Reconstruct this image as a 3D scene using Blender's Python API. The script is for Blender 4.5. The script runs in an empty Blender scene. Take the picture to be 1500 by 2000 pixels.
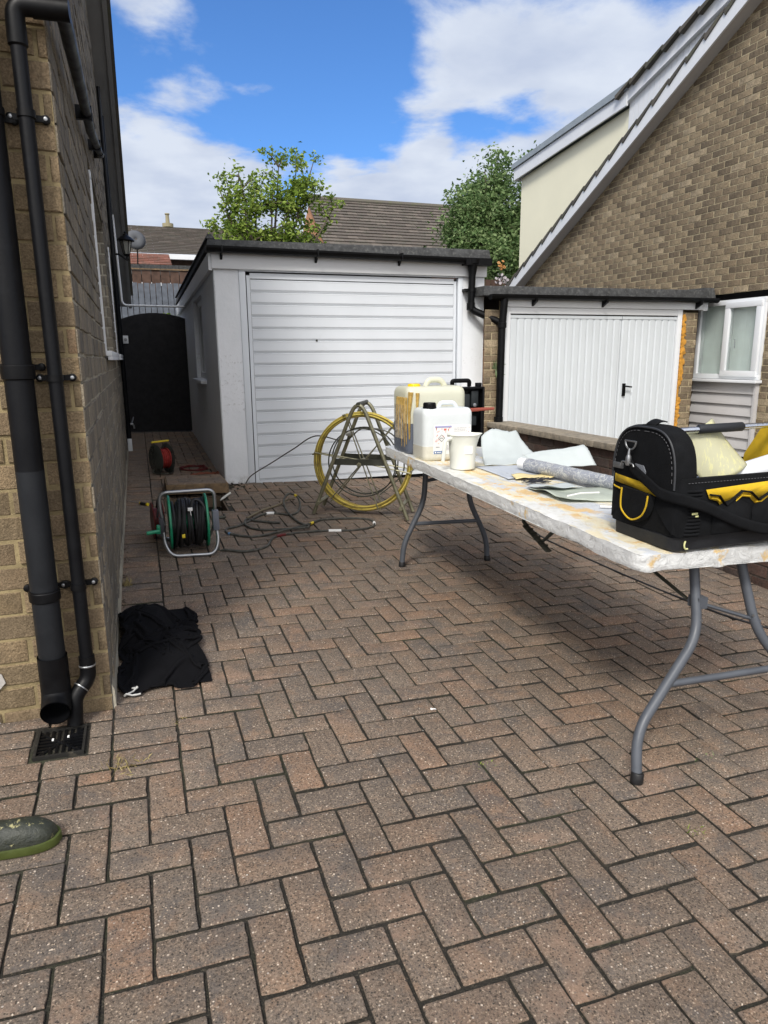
import bpy, bmesh, math, random
from mathutils import Vector, Matrix, noise
random.seed(7)
R = math.radians
S = bpy.context.scene
COL = S.collection

# ---------------------------------------------------------------- camera
cam = bpy.data.objects.new('camera', bpy.data.cameras.new('camera'))
COL.objects.link(cam); S.camera = cam
cam.data.sensor_fit = 'HORIZONTAL'; cam.data.sensor_width = 36.0
cam.data.lens = 36.0 * 1360 / 1500
cam.data.clip_start = 0.05; cam.data.clip_end = 2000
yaw, pit, rol = R(19.1), R(12.5), R(-0.5)
fwd = Vector((math.sin(yaw)*math.cos(pit), math.cos(yaw)*math.cos(pit), -math.sin(pit)))
rt = Vector((math.cos(yaw), -math.sin(yaw), 0)); up = rt.cross(fwd)
r2 = rt*math.cos(rol) + up*math.sin(rol); u2 = up*math.cos(rol) - rt*math.sin(rol)
m = Matrix((r2, u2, -fwd)).transposed().to_4x4(); m.translation = (-.563, -1.236, 1.331)
cam.matrix_world = m

# ---------------------------------------------------------------- render / exposure
S.render.engine = 'CYCLES'
S.render.resolution_x = 768; S.render.resolution_y = 1024
S.view_settings.view_transform = 'Standard'; S.view_settings.look = 'None'
S.view_settings.exposure = 0.13; S.view_settings.gamma = 1.0

# ---------------------------------------------------------------- sun + sky
SUN = Vector((-.47, -.70, .90)).normalized()
sd = bpy.data.lights.new('sun', 'SUN'); sd.energy = 2.9; sd.angle = R(13); sd.color = (1.0, .95, .88)
so = bpy.data.objects.new('sun', sd); COL.objects.link(so); so.location = SUN*30
so.rotation_euler = SUN.to_track_quat('Z', 'Y').to_euler()

W = bpy.data.worlds.new('World'); S.world = W; W.use_nodes = True
def build_world():
    nt = W.node_tree; N = nt.nodes; L = nt.links; N.clear()
    def nd(t, **k):
        n = N.new(t)
        for a, b in k.items(): setattr(n, a, b)
        return n
    def mth(op, a, b=None, c=None, clamp=False):
        n = nd('ShaderNodeMath', operation=op); n.use_clamp = clamp
        for i, x in enumerate((a, b, c)):
            if x is None: continue
            if isinstance(x, (int, float)): n.inputs[i].default_value = x
            else: L.new(x, n.inputs[i])
        return n.outputs[0]
    sky = nd('ShaderNodeTexSky', sky_type='NISHITA'); sky.sun_disc = False
    sky.sun_elevation = math.asin(SUN.z); sky.sun_rotation = math.atan2(SUN.x, SUN.y)
    sky.air_density = 1.0; sky.dust_density = 0.2; sky.ozone_density = 3.0
    skb = nd('ShaderNodeMixRGB', blend_type='MULTIPLY'); skb.inputs[0].default_value = 1
    L.new(sky.outputs[0], skb.inputs[1]); skb.inputs[2].default_value = (.070, .110, .158, 1)
    tc = nd('ShaderNodeTexCoord')
    sep = nd('ShaderNodeSeparateXYZ'); L.new(tc.outputs['Generated'], sep.inputs[0])
    zz = mth('ADD', mth('MAXIMUM', sep.outputs[2], 0.0), 0.16)
    px = mth('DIVIDE', sep.outputs[0], zz); py = mth('DIVIDE', sep.outputs[1], zz)
    cmb = nd('ShaderNodeCombineXYZ'); L.new(px, cmb.inputs[0]); L.new(py, cmb.inputs[1])
    n1 = nd('ShaderNodeTexNoise'); n1.inputs['Scale'].default_value = 2.9; n1.inputs['Detail'].default_value = 10
    n1.inputs['Roughness'].default_value = .55; n1.inputs['Distortion'].default_value = .25
    L.new(cmb.outputs[0], n1.inputs['Vector'])
    def blob(d, rad, w):
        v = nd('ShaderNodeVectorMath', operation='DOT_PRODUCT'); L.new(tc.outputs['Generated'], v.inputs[0])
        v.inputs[1].default_value = Vector(d).normalized()
        mr = nd('ShaderNodeMapRange', interpolation_type='SMOOTHSTEP'); L.new(v.outputs['Value'], mr.inputs[0])
        mr.inputs[1].default_value = math.cos(R(rad)); mr.inputs[2].default_value = 1.0
        mr.inputs[3].default_value = 0; mr.inputs[4].default_value = w
        return mr.outputs[0]
    dens = mth('MULTIPLY_ADD', n1.outputs['Fac'], 1.55, -.275)
    for d, rad, w in CLOUDS: dens = mth('ADD', dens, blob(d, rad, w))
    hz = nd('ShaderNodeMapRange', interpolation_type='SMOOTHSTEP'); L.new(sep.outputs[2], hz.inputs[0])
    hz.inputs[1].default_value = .285; hz.inputs[2].default_value = .215; hz.inputs[3].default_value = 0; hz.inputs[4].default_value = .42
    dens = mth('ADD', dens, hz.outputs[0])
    mk = nd('ShaderNodeMapRange', interpolation_type='SMOOTHSTEP'); L.new(dens, mk.inputs[0])
    mk.inputs[1].default_value = .44; mk.inputs[2].default_value = .74
    n2 = nd('ShaderNodeTexNoise'); n2.inputs['Scale'].default_value = 3.4; n2.inputs['Detail'].default_value = 6
    L.new(cmb.outputs[0], n2.inputs['Vector'])
    cr = nd('ShaderNodeValToRGB'); L.new(n2.outputs['Fac'], cr.inputs[0])
    cr.color_ramp.elements[0].position = .34; cr.color_ramp.elements[0].color = (.50, .57, .72, 1)
    cr.color_ramp.elements[1].position = .62; cr.color_ramp.elements[1].color = (.66, .72, .83, 1)
    # glow added for fill: thin cloud round the sun, broad patch behind the camera
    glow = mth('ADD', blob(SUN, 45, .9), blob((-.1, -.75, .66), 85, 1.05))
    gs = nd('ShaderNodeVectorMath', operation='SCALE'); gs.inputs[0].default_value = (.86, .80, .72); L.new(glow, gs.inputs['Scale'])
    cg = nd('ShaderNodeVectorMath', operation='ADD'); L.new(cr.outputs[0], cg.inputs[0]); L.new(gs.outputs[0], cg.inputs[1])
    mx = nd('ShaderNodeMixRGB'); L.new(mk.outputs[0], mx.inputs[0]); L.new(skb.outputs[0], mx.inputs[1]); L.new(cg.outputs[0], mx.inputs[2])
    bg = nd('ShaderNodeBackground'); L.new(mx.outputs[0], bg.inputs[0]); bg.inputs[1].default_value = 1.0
    out = nd('ShaderNodeOutputWorld'); L.new(bg.outputs[0], out.inputs[0])
# direction, radius in degrees, weight
CLOUDS = [((.47,.82,.315), 10, .17), ((.62,.70,.36), 14, .15), ((.40,.84,.37), 6, .06), ((.05,.97,.23), 8, .12), ((.08,.92,.385), 5, .13),
          ((.20,.925,.32), 10, -.22), ((.30,.88,.38), 6, -.14), ((.42,.868,.262), 3, -.20), ((.315,.92,.24), 3, -.12),
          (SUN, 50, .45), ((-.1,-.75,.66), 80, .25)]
build_world()

# ---------------------------------------------------------------- materials
def mat(name, base=(.5,.5,.5), rough=.7, metal=0, spec=.5, nodes=None, **kw):
    M = bpy.data.materials.new(name); M.use_nodes = True
    b = M.node_tree.nodes['Principled BSDF']
    b.inputs['Base Color'].default_value = (*base, 1); b.inputs['Roughness'].default_value = rough
    b.inputs['Metallic'].default_value = metal; b.inputs['Specular IOR Level'].default_value = spec
    for k, v in kw.items(): b.inputs[k.replace('_', ' ')].default_value = v
    if nodes: nodes(NT(M.node_tree, b))
    return M
class NT:
    def __init__(s, nt, b): s.nt, s.b, s.N, s.L = nt, b, nt.nodes, nt.links; s.tc = s.N.new('ShaderNodeTexCoord')
    def noise(s, scale, detail=4, rough=.55, vec=None, dist=0, stretch=None):
        n = s.N.new('ShaderNodeTexNoise'); n.inputs['Scale'].default_value = scale; n.inputs['Detail'].default_value = detail
        n.inputs['Roughness'].default_value = rough; n.inputs['Distortion'].default_value = dist
        v = vec or s.tc.outputs['Object']
        if stretch:
            mp = s.N.new('ShaderNodeMapping'); mp.inputs['Scale'].default_value = stretch; s.L.new(v, mp.inputs[0]); v = mp.outputs[0]
        s.L.new(v, n.inputs['Vector']); return n.outputs['Fac']
    def voro(s, scale, feature='F1', stretch=None, out='Distance'):
        n = s.N.new('ShaderNodeTexVoronoi'); n.feature = feature; n.inputs['Scale'].default_value = scale
        v = s.tc.outputs['Object']
        if stretch:
            mp = s.N.new('ShaderNodeMapping'); mp.inputs['Scale'].default_value = stretch; s.L.new(v, mp.inputs[0]); v = mp.outputs[0]
        s.L.new(v, n.inputs['Vector']); return n.outputs[out]
    def ramp(s, fac, stops, interp='LINEAR'):
        n = s.N.new('ShaderNodeValToRGB'); s.L.new(fac, n.inputs[0]); r = n.color_ramp; r.interpolation = interp
        for i, (p, c) in enumerate(stops):
            e = r.elements[i] if i < 2 else r.elements.new(p)
            e.position = p; e.color = (*c, 1) if isinstance(c, tuple) else (c, c, c, 1)
        return n.outputs[0]
    def mix(s, f, a, b, t='MIX'):
        n = s.N.new('ShaderNodeMixRGB'); n.blend_type = t
        for i, x in enumerate((f, a, b)):
            if isinstance(x, (int, float)): n.inputs[i].default_value = x if i == 0 else (x, x, x, 1)
            elif isinstance(x, tuple): n.inputs[i].default_value = (*x, 1)
            else: s.L.new(x, n.inputs[i])
        return n.outputs[0]
    def math(s, op, a, b):
        n = s.N.new('ShaderNodeMath'); n.operation = op
        for i, x in enumerate((a, b)):
            if isinstance(x, (int, float)): n.inputs[i].default_value = x
            else: s.L.new(x, n.inputs[i])
        return n.outputs[0]
    def island(s): return s.N.new('ShaderNodeNewGeometry').outputs['Random Per Island']
    def obj_sep(s):
        n = s.N.new('ShaderNodeSeparateXYZ'); s.L.new(s.tc.outputs['Object'], n.inputs[0]); return n.outputs
    def color(s, c): s.L.new(c, s.b.inputs['Base Color'])
    def rough(s, c): s.L.new(c, s.b.inputs['Roughness'])
    def bump(s, h, strength=.4, dist=.01):
        n = s.N.new('ShaderNodeBump'); n.inputs['Strength'].default_value = strength; n.inputs['Distance'].default_value = dist
        s.L.new(h, n.inputs['Height']); s.L.new(n.outputs[0], s.b.inputs['Normal'])

def plain(base, var=.12, scale=9, bump=.15, rough=.6, bscale=60, metal=0, spec=.4, dirt=None, **kw):
    """painted / moulded surface with slight blotches, optional dirt colour"""
    def f(n):
        c = n.mix(n.ramp(n.noise(scale, 5), [(.3, 0), (.7, 1)]), tuple(x*(1-var) for x in base), tuple(min(1, x*(1+var*.6)) for x in base))
        if dirt: c = n.mix(n.ramp(n.noise(scale*1.7, 8, .7), [(dirt[1], 0), (min(1, dirt[1]+.2), dirt[2])]), c, dirt[0])
        n.color(c); n.bump(n.noise(bscale, 4), bump, .004)
        n.rough(n.ramp(n.noise(scale*2, 4), [(.3, max(0, rough-.1)), (.7, min(1, rough+.12))]))
    return f, dict(rough=rough, metal=metal, spec=spec, **kw)
def pm(name, base, **k):
    f, kw = plain(base, **k); return mat(name, base, nodes=f, **kw)

def paver_nodes(n):
    isl = n.island()
    c = n.ramp(isl, [(0,(0.182,0.139,0.106)),(.16,(0.216,0.157,0.113)),(.32,(0.192,0.151,0.117)),(.46,(0.237,0.163,0.114)),(.60,(0.196,0.157,0.123)),(.74,(0.277,0.171,0.111)),(.82,(0.160,0.130,0.106)),(.91,(0.218,0.166,0.125))], 'CONSTANT')
    c = n.mix(n.ramp(n.noise(8, 6, .65), [(.40, 0), (.66, .7)]), c, (0.164,0.135,0.110))
    c = n.mix(n.ramp(n.noise(13, 4, .65), [(.52, 0), (.70, .55)]), c, (0.328,0.196,0.118))
    c = n.mix(n.ramp(n.noise(1.1, 5, .6), [(.46, 0), (.68, .4)]), c, (0.115,0.093,0.075))
    c = n.mix(n.ramp(n.noise(150, 6, .8), [(.38, .9), (.54, 0)]), c, (0.057,0.043,0.032))
    c = n.mix(n.ramp(n.noise(170, 5, .75), [(.53, 0), (.68, .7)]), c, (0.485,0.371,0.270))
    c = n.mix(n.ramp(n.noise(6, 7, .75, dist=.6), [(.50, 0), (.64, .6)]), c, (0.091,0.085,0.081))
    c = n.mix(n.ramp(n.noise(4.3, 6, .7), [(.56, 0), (.68, .5)]), c, (0.319,0.207,0.145))
    c = n.mix(n.ramp(n.voro(82), [(.13, .9), (.24, 0)]), c, n.ramp(n.voro(82, out='Color'), [(.42,(0.031,0.028,0.026)),(.60,(0.165,0.138,0.116)),(.80,(0.453,0.403,0.348))], 'CONSTANT'))
    n1 = n.voro(125); c = n.mix(n.ramp(n1, [(.16, .8), (.34, 0)]), c, n.ramp(n.voro(125, out='Color'), [(.34,(0.048,0.038,0.030)),(.52,(0.242,0.180,0.130)),(.66,(0.485,0.383,0.281)),(.88,(0.727,0.618,0.496))], 'CONSTANT'))
    c = n.mix(n.ramp(n.voro(55), [(.10, .9), (.17, 0)]), c, n.ramp(n.voro(55, out='Color'), [(.50,(0.048,0.040,0.032)),(.72,(0.630,0.528,0.421))], 'CONSTANT'))
    c = n.mix(n.ramp(n.noise(5.5, 8, .75), [(.68, 0), (.75, .5)]), c, (0.509,0.439,0.367))
    n.color(c); n.rough(n.ramp(n.noise(40), [(.3, .8), (.7, .95)]))
    n.bump(n.math('ADD', n.noise(320, 4, .7), n.math('MULTIPLY', n.noise(60, 4), .6)), .75, .005)
PAVER = mat('paver', nodes=paver_nodes, rough=.9, spec=.25)
def sand_nodes(n):
    c = n.ramp(n.noise(45, 6, .7), [(.3,(.012,.011,.008)),(.6,(.026,.022,.016)),(.8,(.055,.046,.033))])
    c = n.mix(n.ramp(n.noise(3.2, 5), [(.52, 0), (.66, .75)]), c, (.035,.042,.018)); c = n.mix(n.ramp(n.noise(2.1, 5, .6), [(.56, 0), (.70, .6)]), c, (.11,.09,.065))
    c = n.mix(n.ramp(n.noise(120, 4, .8), [(.56, 0), (.64, .8)]), c, (.10,.085,.06)); n.color(c); n.bump(n.noise(150, 5), 1.0, .010)
SAND = mat('joint_sand', nodes=sand_nodes, rough=.97)
def soil_nodes(n):
    n.color(n.ramp(n.noise(2, 8, .65), [(.35,(.10,.095,.08)),(.65,(.17,.15,.12))])); n.bump(n.noise(40, 5), .6, .01)
GROUND = mat('ground', nodes=soil_nodes, rough=.95)

def brick_nodes(stops, stain, rough_b=.55, streak=False, dirt=.5, bs=170):
    def f(n):
        c = n.ramp(n.island(), stops, 'CONSTANT')
        c = n.mix(n.ramp(n.noise(16, 5, .6), [(.4, 0), (.66, .55)]), c, stain)
        c = n.mix(n.ramp(n.noise(1, 5, .7, stretch=(38,38,9)), [(.45, 0), (.70, .45)]), c, tuple(min(1, x*2.1) for x in stain))
        c = n.mix(n.ramp(n.noise(bs*1.3, 3, .7), [(.35, .6), (.6, 0)]), c, tuple(x*.45 for x in stain))
        c = n.mix(n.ramp(n.noise(1.3, 6, .65), [(.45, 0), (.7, dirt)]), c, tuple(x*.5 for x in stain))
        if streak: c = n.mix(n.ramp(n.noise(1, 6, .65, stretch=(60,26,1.3)), [(.44, 0), (.62, .75)]), c, (.10,.10,.095))
        n.color(c); n.bump(n.math('ADD', n.noise(bs, 5, .75), n.math('MULTIPLY', n.noise(45, 3), .8)), rough_b, .006)
    return f
BR_FRONT = mat('brick_buff', rough=.92, spec=.2, nodes=brick_nodes([(0,(0.309,0.227,0.131)),(.2,(0.235,0.177,0.107)),(.4,(0.355,0.260,0.155)),(.6,(0.275,0.199,0.123)),(.8,(0.217,0.164,0.105)),(.93,(0.321,0.210,0.126))], (0.195,0.149,0.094), 1.3, dirt=.3, bs=120))
BR_SIDE = mat('brick_grey', rough=.92, spec=.2, nodes=brick_nodes([(0,(0.346,0.294,0.220)),(.25,(0.238,0.205,0.158)),(.5,(0.410,0.347,0.250)),(.75,(0.292,0.252,0.190))], (0.216,0.189,0.145), 1.0, streak=True))
BR_GABLE = mat('brick_brown', rough=.9, spec=.2, nodes=brick_nodes([(0,(0.243,0.185,0.120)),(.15,(0.308,0.239,0.154)),(.32,(0.151,0.118,0.081)),(.5,(0.335,0.263,0.168)),(.66,(0.194,0.152,0.104)),(.8,(0.275,0.211,0.136)),(.92,(0.454,0.366,0.245))], (0.178,0.139,0.094), .6, dirt=.15, bs=60))
BR_DARK = mat('brick_dark_red', rough=.9, spec=.2, nodes=brick_nodes([(0,(.10,.058,.045)),(.3,(.075,.052,.045)),(.6,(.13,.07,.052)),(.85,(.09,.065,.055))], (.05,.042,.038), .6, bs=80))
def mortar(name, a, b):
    def f(n):
        n.color(n.mix(n.ramp(n.noise(9, 6, .7), [(.4, 0), (.65, 1)]), a, b)); n.bump(n.noise(120, 5, .7), .7, .006)
    return mat(name, nodes=f, rough=.95, spec=.15)
MO_FRONT = mortar('mortar_sandy', (0.325,0.259,0.142), (0.190,0.151,0.085))
MO_SIDE = mortar('mortar_grey', (.42,.39,.31), (.24,.22,.18))
MO_GABLE = mortar('mortar_pale', (.50,.43,.28), (.38,.32,.205))
MO_DARK = mortar('mortar_dark', (.13,.11,.09), (.07,.06,.05))
STONE = pm('coping_stone', (.26,.225,.175), var=.3, scale=14, bump=.6, rough=.9, dirt=((.09,.085,.07), .48, .8))
def white_wall_nodes(n):
    c = n.mix(n.ramp(n.noise(1.6, 6, .6), [(.35, 0), (.7, 1)]), (.72,.75,.78), (.80,.82,.85))
    z = n.obj_sep()[2]
    c = n.mix(n.math('MULTIPLY', n.ramp(n.noise(9, 8, .75), [(.46, 0), (.6, 1)]), n.ramp(n.math('ADD', z, n.math('MULTIPLY', n.noise(6, 3), .12)), [(.16, .8), (.30, 0)])), c, (.18,.16,.13))
    c = n.mix(n.math('MULTIPLY', n.ramp(n.noise(28, 8, .8), [(.56, 0), (.66, .8)]), n.ramp(n.noise(1.7, 3), [(.52, 0), (.62, 1)])), c, (.22,.21,.19))
    n.color(c); n.bump(n.math('ADD', n.noise(14, 6, .6), n.math('MULTIPLY', n.noise(160, 3), .2)), .3, .012); 
WHITEWALL = mat('white_masonry_paint', nodes=white_wall_nodes, rough=.8)
UPVC = pm('white_plastic', (.70,.72,.74), var=.04, scale=3, bump=.03, rough=.38, dirt=((.45,.44,.40), .62, .35))
DOORW = pm('white_door_paint', (.68,.72,.765), var=.05, scale=2.2, bump=.05, bscale=12, rough=.42, dirt=((.50,.50,.48), .64, .35))
DOORW2 = pm('white_door_paint_cool', (.60,.64,.67), var=.04, scale=1.5, bump=.04, bscale=9, rough=.4, dirt=((.50,.50,.48), .68, .25))
SIDING = pm('grey_siding', (.50,.49,.49), var=.05, scale=3, rough=.5, dirt=((.3,.29,.27), .6, .4))
FELT = pm('roof_felt', (.052,.054,.056), var=.5, scale=22, bump=.8, bscale=140, rough=.92, dirt=((.20,.20,.19), .52, .55))
BLACKP = pm('black_plastic', (.003,.0032,.004), var=.2, bump=.08, rough=.45, spec=.2, dirt=((.015,.015,.016), .62, .4))
BLACKPIPE = pm('black_pipe', (.0038,.0042,.0055), var=.25, scale=5, bump=.12, rough=.45, spec=.2, dirt=((.016,.018,.022), .56, .35))
GREYPIPE = pm('grey_black_pipe', (.011,.0125,.015), var=.25, scale=5, bump=.12, rough=.5, spec=.25, dirt=((.03,.03,.034), .58, .35))
GREYTRIM = pm('grey_trim_paint', (.27,.275,.28), var=.12, scale=4, rough=.5, dirt=((.16,.16,.155), .6, .4))
CREAM = pm('cream_render', (.80,.77,.59), var=.05, scale=1.2, bump=.2, rough=.85, dirt=((.5,.5,.4), .62, .3))
LEAD = pm('grey_capping', (.27,.31,.34), var=.15, scale=5, rough=.55)
def tile_nodes(a, b, moss):
    def f(n):
        c = n.ramp(n.island(), [(0, a), (.35, b), (.7, tuple((x+y)/2*.85 for x, y in zip(a, b)))], 'CONSTANT')
        c = n.mix(n.ramp(n.noise(5, 6, .7), [(.48, 0), (.66, .7)]), c, moss)
        n.color(c); n.bump(n.noise(60, 4), .5, .01)
    return f
TILE = mat('roof_tile', nodes=tile_nodes((.095,.080,.068), (.125,.105,.088), (.07,.07,.052)), rough=.9)
TILEDARK = mat('roof_tile_dark', nodes=tile_nodes((.075,.07,.06), (.10,.09,.075), (.10,.105,.06)), rough=.9)
TILERED = mat('roof_tile_red', nodes=tile_nodes((.20,.085,.06), (.24,.11,.08), (.11,.08,.06)), rough=.9)
ORANGE = pm('orange_brick', (.50,.25,.13), var=.2, scale=14, rough=.9)
GATE = pm('black_gate_paint', (.006,.006,.008), var=.3, bump=.2, rough=.7)
GREYFENCE = pm('grey_fence_paint', (.115,.13,.155), var=.3, scale=12, bump=.5, bscale=30, rough=.85)
BROWNFENCE = pm('brown_fence', (.085,.050,.036), var=.4, scale=12, bump=.5, bscale=30, rough=.9)
TIMBER = pm('dirty_timber', (.20,.135,.075), var=.4, scale=12, bump=.6, rough=.95, dirt=((.05,.04,.03), .45, .8))
METAL = pm('galvanised_steel', (.34,.35,.36), var=.15, scale=14, rough=.38, metal=.85, dirt=((.14,.12,.10), .6, .5))
CHROME = pm('brushed_aluminium', (.60,.63,.68), var=.06, scale=9, rough=.24, metal=1)
BRASSY = pm('zinc_passivated_steel', (.26,.25,.17), var=.3, scale=16, rough=.42, metal=.7, dirt=((.08,.07,.05), .55, .6))
DARKMETAL = pm('dark_steel', (.06,.062,.05), var=.3, scale=14, rough=.5, metal=.6)
LEGM = pm('grey_powder_coat', (.075,.083,.097), var=.15, scale=9, bump=.15, rough=.42, dirt=((.38,.37,.33), .70, .6))
def rod_nodes(n):
    c = n.ramp(n.island(), [(0,(.50,.40,.07)),(.3,(.36,.27,.04)),(.55,(.58,.47,.10)),(.75,(.22,.16,.035)),(.88,(.46,.35,.05))], 'CONSTANT')
    n.color(n.mix(n.ramp(n.noise(18, 6, .7), [(.50, 0), (.66, .8)]), c, (.14,.10,.03))); n.bump(n.noise(60), .2, .003)
YELROD = mat('yellow_rod', nodes=rod_nodes, rough=.5)
BLKRUB = pm('black_rubber', (.013,.013,.014), var=.3, scale=20, bump=.2, rough=.5, dirt=((.10,.095,.085), .56, .5))
OLIVE = pm('dusty_hose', (.05,.05,.042), var=.4, scale=20, rough=.6, dirt=((.16,.15,.12), .5, .7))
GREENP = pm('green_plastic', (.012,.23,.115), var=.12, scale=8, rough=.36, dirt=((.08,.13,.09), .6, .5))
REDC = pm('red_cable', (.26,.025,.02), var=.25, scale=30, rough=.45)
REDP = pm('dark_red_plastic', (.11,.012,.012), var=.3, rough=.5)
ORGC = pm('faded_red_cable', (.27,.09,.055), var=.3, scale=30, rough=.7)
CLEARP = pm('smoky_spool_plastic', (.055,.062,.055), var=.2, rough=.32)
YEL = pm('yellow_plastic', (.68,.52,.03), var=.1, scale=12, rough=.4)
YELCAP = pm('yellow_cap_plastic', (.85,.58,.015), var=.1, scale=12, rough=.38)
YELFAB = pm('yellow_fabric', (.56,.36,.012), var=.12, scale=40, bump=.4, bscale=500, rough=.85)
BLKFAB = pm('black_fabric', (.0045,.005,.006), var=.4, scale=30, bump=.5, bscale=420, rough=.9, spec=.18, dirt=((.025,.025,.025), .64, .35))
BLKCLOTH = pm('black_cloth', (.004,.004,.005), var=.3, scale=20, bump=.4, bscale=300, rough=.95, spec=.12)
def poly_trans(name, base, trans=.35, rough=.35, var=.06, wash=None):
    def f(n):
        c = n.mix(n.ramp(n.noise(7, 4), [(.35, 0), (.65, 1)]), tuple(x*(1-var) for x in base), base)
        if wash: c = n.mix(n.ramp(n.noise(wash[1], 5, .7, stretch=wash[3]), [(wash[2], 0), (wash[2]+.08, 1)]), c, wash[0])
        n.color(c)
        t = n.N.new('ShaderNodeBsdfTranslucent'); n.L.new(c, t.inputs[0])
        ms = n.N.new('ShaderNodeMixShader'); ms.inputs[0].default_value = trans
        n.L.new(n.b.outputs[0], ms.inputs[1]); n.L.new(t.outputs[0], ms.inputs[2])
        n.L.new(ms.outputs[0], n.N['Material Output'].inputs[0])
    return mat(name, base, rough=rough, nodes=f)
HDPE = poly_trans('milky_plastic', (.80,.80,.66))
HDPEW = poly_trans('milky_white_plastic', (.84,.88,.89), .3)
JUGM = poly_trans('jug_plastic', (.86,.87,.80), .25)
LIQD = pm('dark_grey_liquid', (.105,.12,.155), var=.08, rough=.3)
LIQC = pm('pale_liquid', (.60,.58,.49), var=.05, rough=.3)
LIQJ = pm('jug_liquid', (.80,.80,.77), var=.05, rough=.3)
MATW = poly_trans('fibreglass_mat', (.56,.61,.61), .2, .85)
MATY = poly_trans('resin_sheet', (.62,.61,.42), .3, .35, wash=((.72,.70,.40), 26, .52, (2.5,2.5,.5)))
SHEETG = poly_trans('resin_film', (.55,.60,.52), .3, .3)
FILM = mat('film_wrapped_roll', rough=.12, spec=.9, nodes=lambda n: (n.color(n.mix(n.ramp(n.noise(22, 8, .75, dist=3.0), [(.53, 0), (.57, .75), (.62, .1)]), n.mix(n.ramp(n.noise(9, 4), [(.35, 0), (.65, 1)]), (.20,.215,.26), (.33,.35,.39)), (.74,.75,.70))), n.bump(n.noise(38, 6, .7, dist=2.5), 1.0, .010)))
PAPER = pm('white_paper', (.80,.80,.78), var=.04, rough=.8)
GLASS = mat('window_glass', (.05,.06,.065), rough=.03, spec=.8)
BLIND = pm('blind_fabric', (.78,.84,.81), var=.08, rough=.85)
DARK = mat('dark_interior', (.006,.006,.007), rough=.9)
FOAM = pm('orange_foam', (.56,.27,.04), var=.35, scale=22, bump=1, bscale=50, rough=.95)
def plaster_nodes(n):
    # white plaster with yellow foam-board paper and greyish resin puddles worn through the top
    o = n.obj_sep(); X, Y = o[0], o[1]
    w = n.noise(5, 6, .6)
    c = n.mix(n.ramp(n.noise(13, 7, .7), [(.32, 0), (.56, 1)]), (.52,.51,.45), (.68,.685,.66))
    c = n.mix(n.ramp(n.noise(3.0, 7, .65), [(.50, 0), (.54, .8)]), c, (.50,.53,.57)); c = n.mix(n.ramp(n.noise(2.2, 7, .7, stretch=(3,.8,1)), [(.50, 0), (.54, .75)]), c, (.70,.61,.38))
    band = n.math('ADD', n.math('MULTIPLY', n.math('ABSOLUTE', n.math('ADD', X, -1.03), 0), 1.9), n.math('MULTIPLY', w, 1.0))
    c = n.mix(n.math('MULTIPLY', n.ramp(band, [(.56, 1), (.64, 0)]), n.ramp(n.noise(5.2, 8, .72), [(.49, 0), (.51, .95)])), c, n.mix(n.noise(40, 4), (.74,.50,.20), (.58,.40,.20)))
    c = n.mix(n.ramp(n.noise(4.2, 8, .7), [(.62, 0), (.66, .8)]), c, (.66,.52,.22))
    c = n.mix(n.ramp(n.noise(26, 8, .8), [(.62, 0), (.68, .8)]), c, (.16,.155,.15))
    n.color(c); n.rough(n.ramp(n.noise(4), [(.4, .35), (.6, .75)]))
    n.bump(n.math('ADD', n.noise(24, 8, .75, dist=.6), n.math('MULTIPLY', n.noise(90, 4), .3)), .7, .012)
PLASTER = mat('plastered_board', nodes=plaster_nodes, rough=.6)
def edge_nodes(n):
    c = n.mix(n.ramp(n.noise(18, 8, .75, dist=.8), [(.28, 0), (.42, 1)]), (.42,.41,.38), (.69,.70,.69))
    c = n.mix(n.ramp(n.noise(6, 6, .6), [(.60, 0), (.64, .9)]), c, (.72,.50,.20))
    n.color(c); n.bump(n.noise(30, 8, .75, dist=1), .9, .014)
PLEDGE = mat('plastered_edge', nodes=edge_nodes, rough=.8)
def leaf_mat(name, stops, tr=.35):
    def f(n):
        c = n.ramp(n.island(), stops)
        n.color(c); t = n.N.new('ShaderNodeBsdfTranslucent'); n.L.new(c, t.inputs[0])
        ms = n.N.new('ShaderNodeMixShader'); ms.inputs[0].default_value = tr
        n.L.new(n.b.outputs[0], ms.inputs[1]); n.L.new(t.outputs[0], ms.inputs[2]); n.L.new(ms.outputs[0], n.N['Material Output'].inputs[0])
    return mat(name, nodes=f, rough=.6, spec=.3)
LEAFY = leaf_mat('leaves_yellow_green', [(0,(.06,.11,.02)),(.5,(.20,.30,.04)),(1,(.36,.44,.10))])
LEAFG = leaf_mat('leaves_green', [(0,(.06,.12,.035)),(.5,(.14,.22,.075)),(1,(.26,.34,.15))])
LEAFD = leaf_mat('leaves_dark', [(0,(.02,.045,.012)),(1,(.06,.10,.03))], .2)
BARK = pm('bark', (.10,.08,.06), var=.3, scale=14, bump=.8, rough=.95)
DRY = leaf_mat('dry_grass', [(0,(.22,.17,.07)),(1,(.42,.35,.16))], .2)
WEED = leaf_mat('weed_leaf', [(0,(.10,.14,.06)),(1,(.22,.28,.16))], .2)
BLUE = mat('blue_ink', (.02,.10,.30), rough=.5); PURP = mat('lilac_ink', (.32,.32,.52), rough=.5)
REDI = mat('red_ink', (.62,.12,.08), rough=.5); BLKI = mat('black_ink', (.02,.02,.02), rough=.5)
REDPL = pm('red_orange_plastic', (.26,.06,.04), var=.15, rough=.4)
GREYI = mat('grey_ink', (.35,.35,.36), rough=.5)
OLIVEB = pm('olive_rubber', (.055,.070,.016), var=.25, scale=20, rough=.4)
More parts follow.
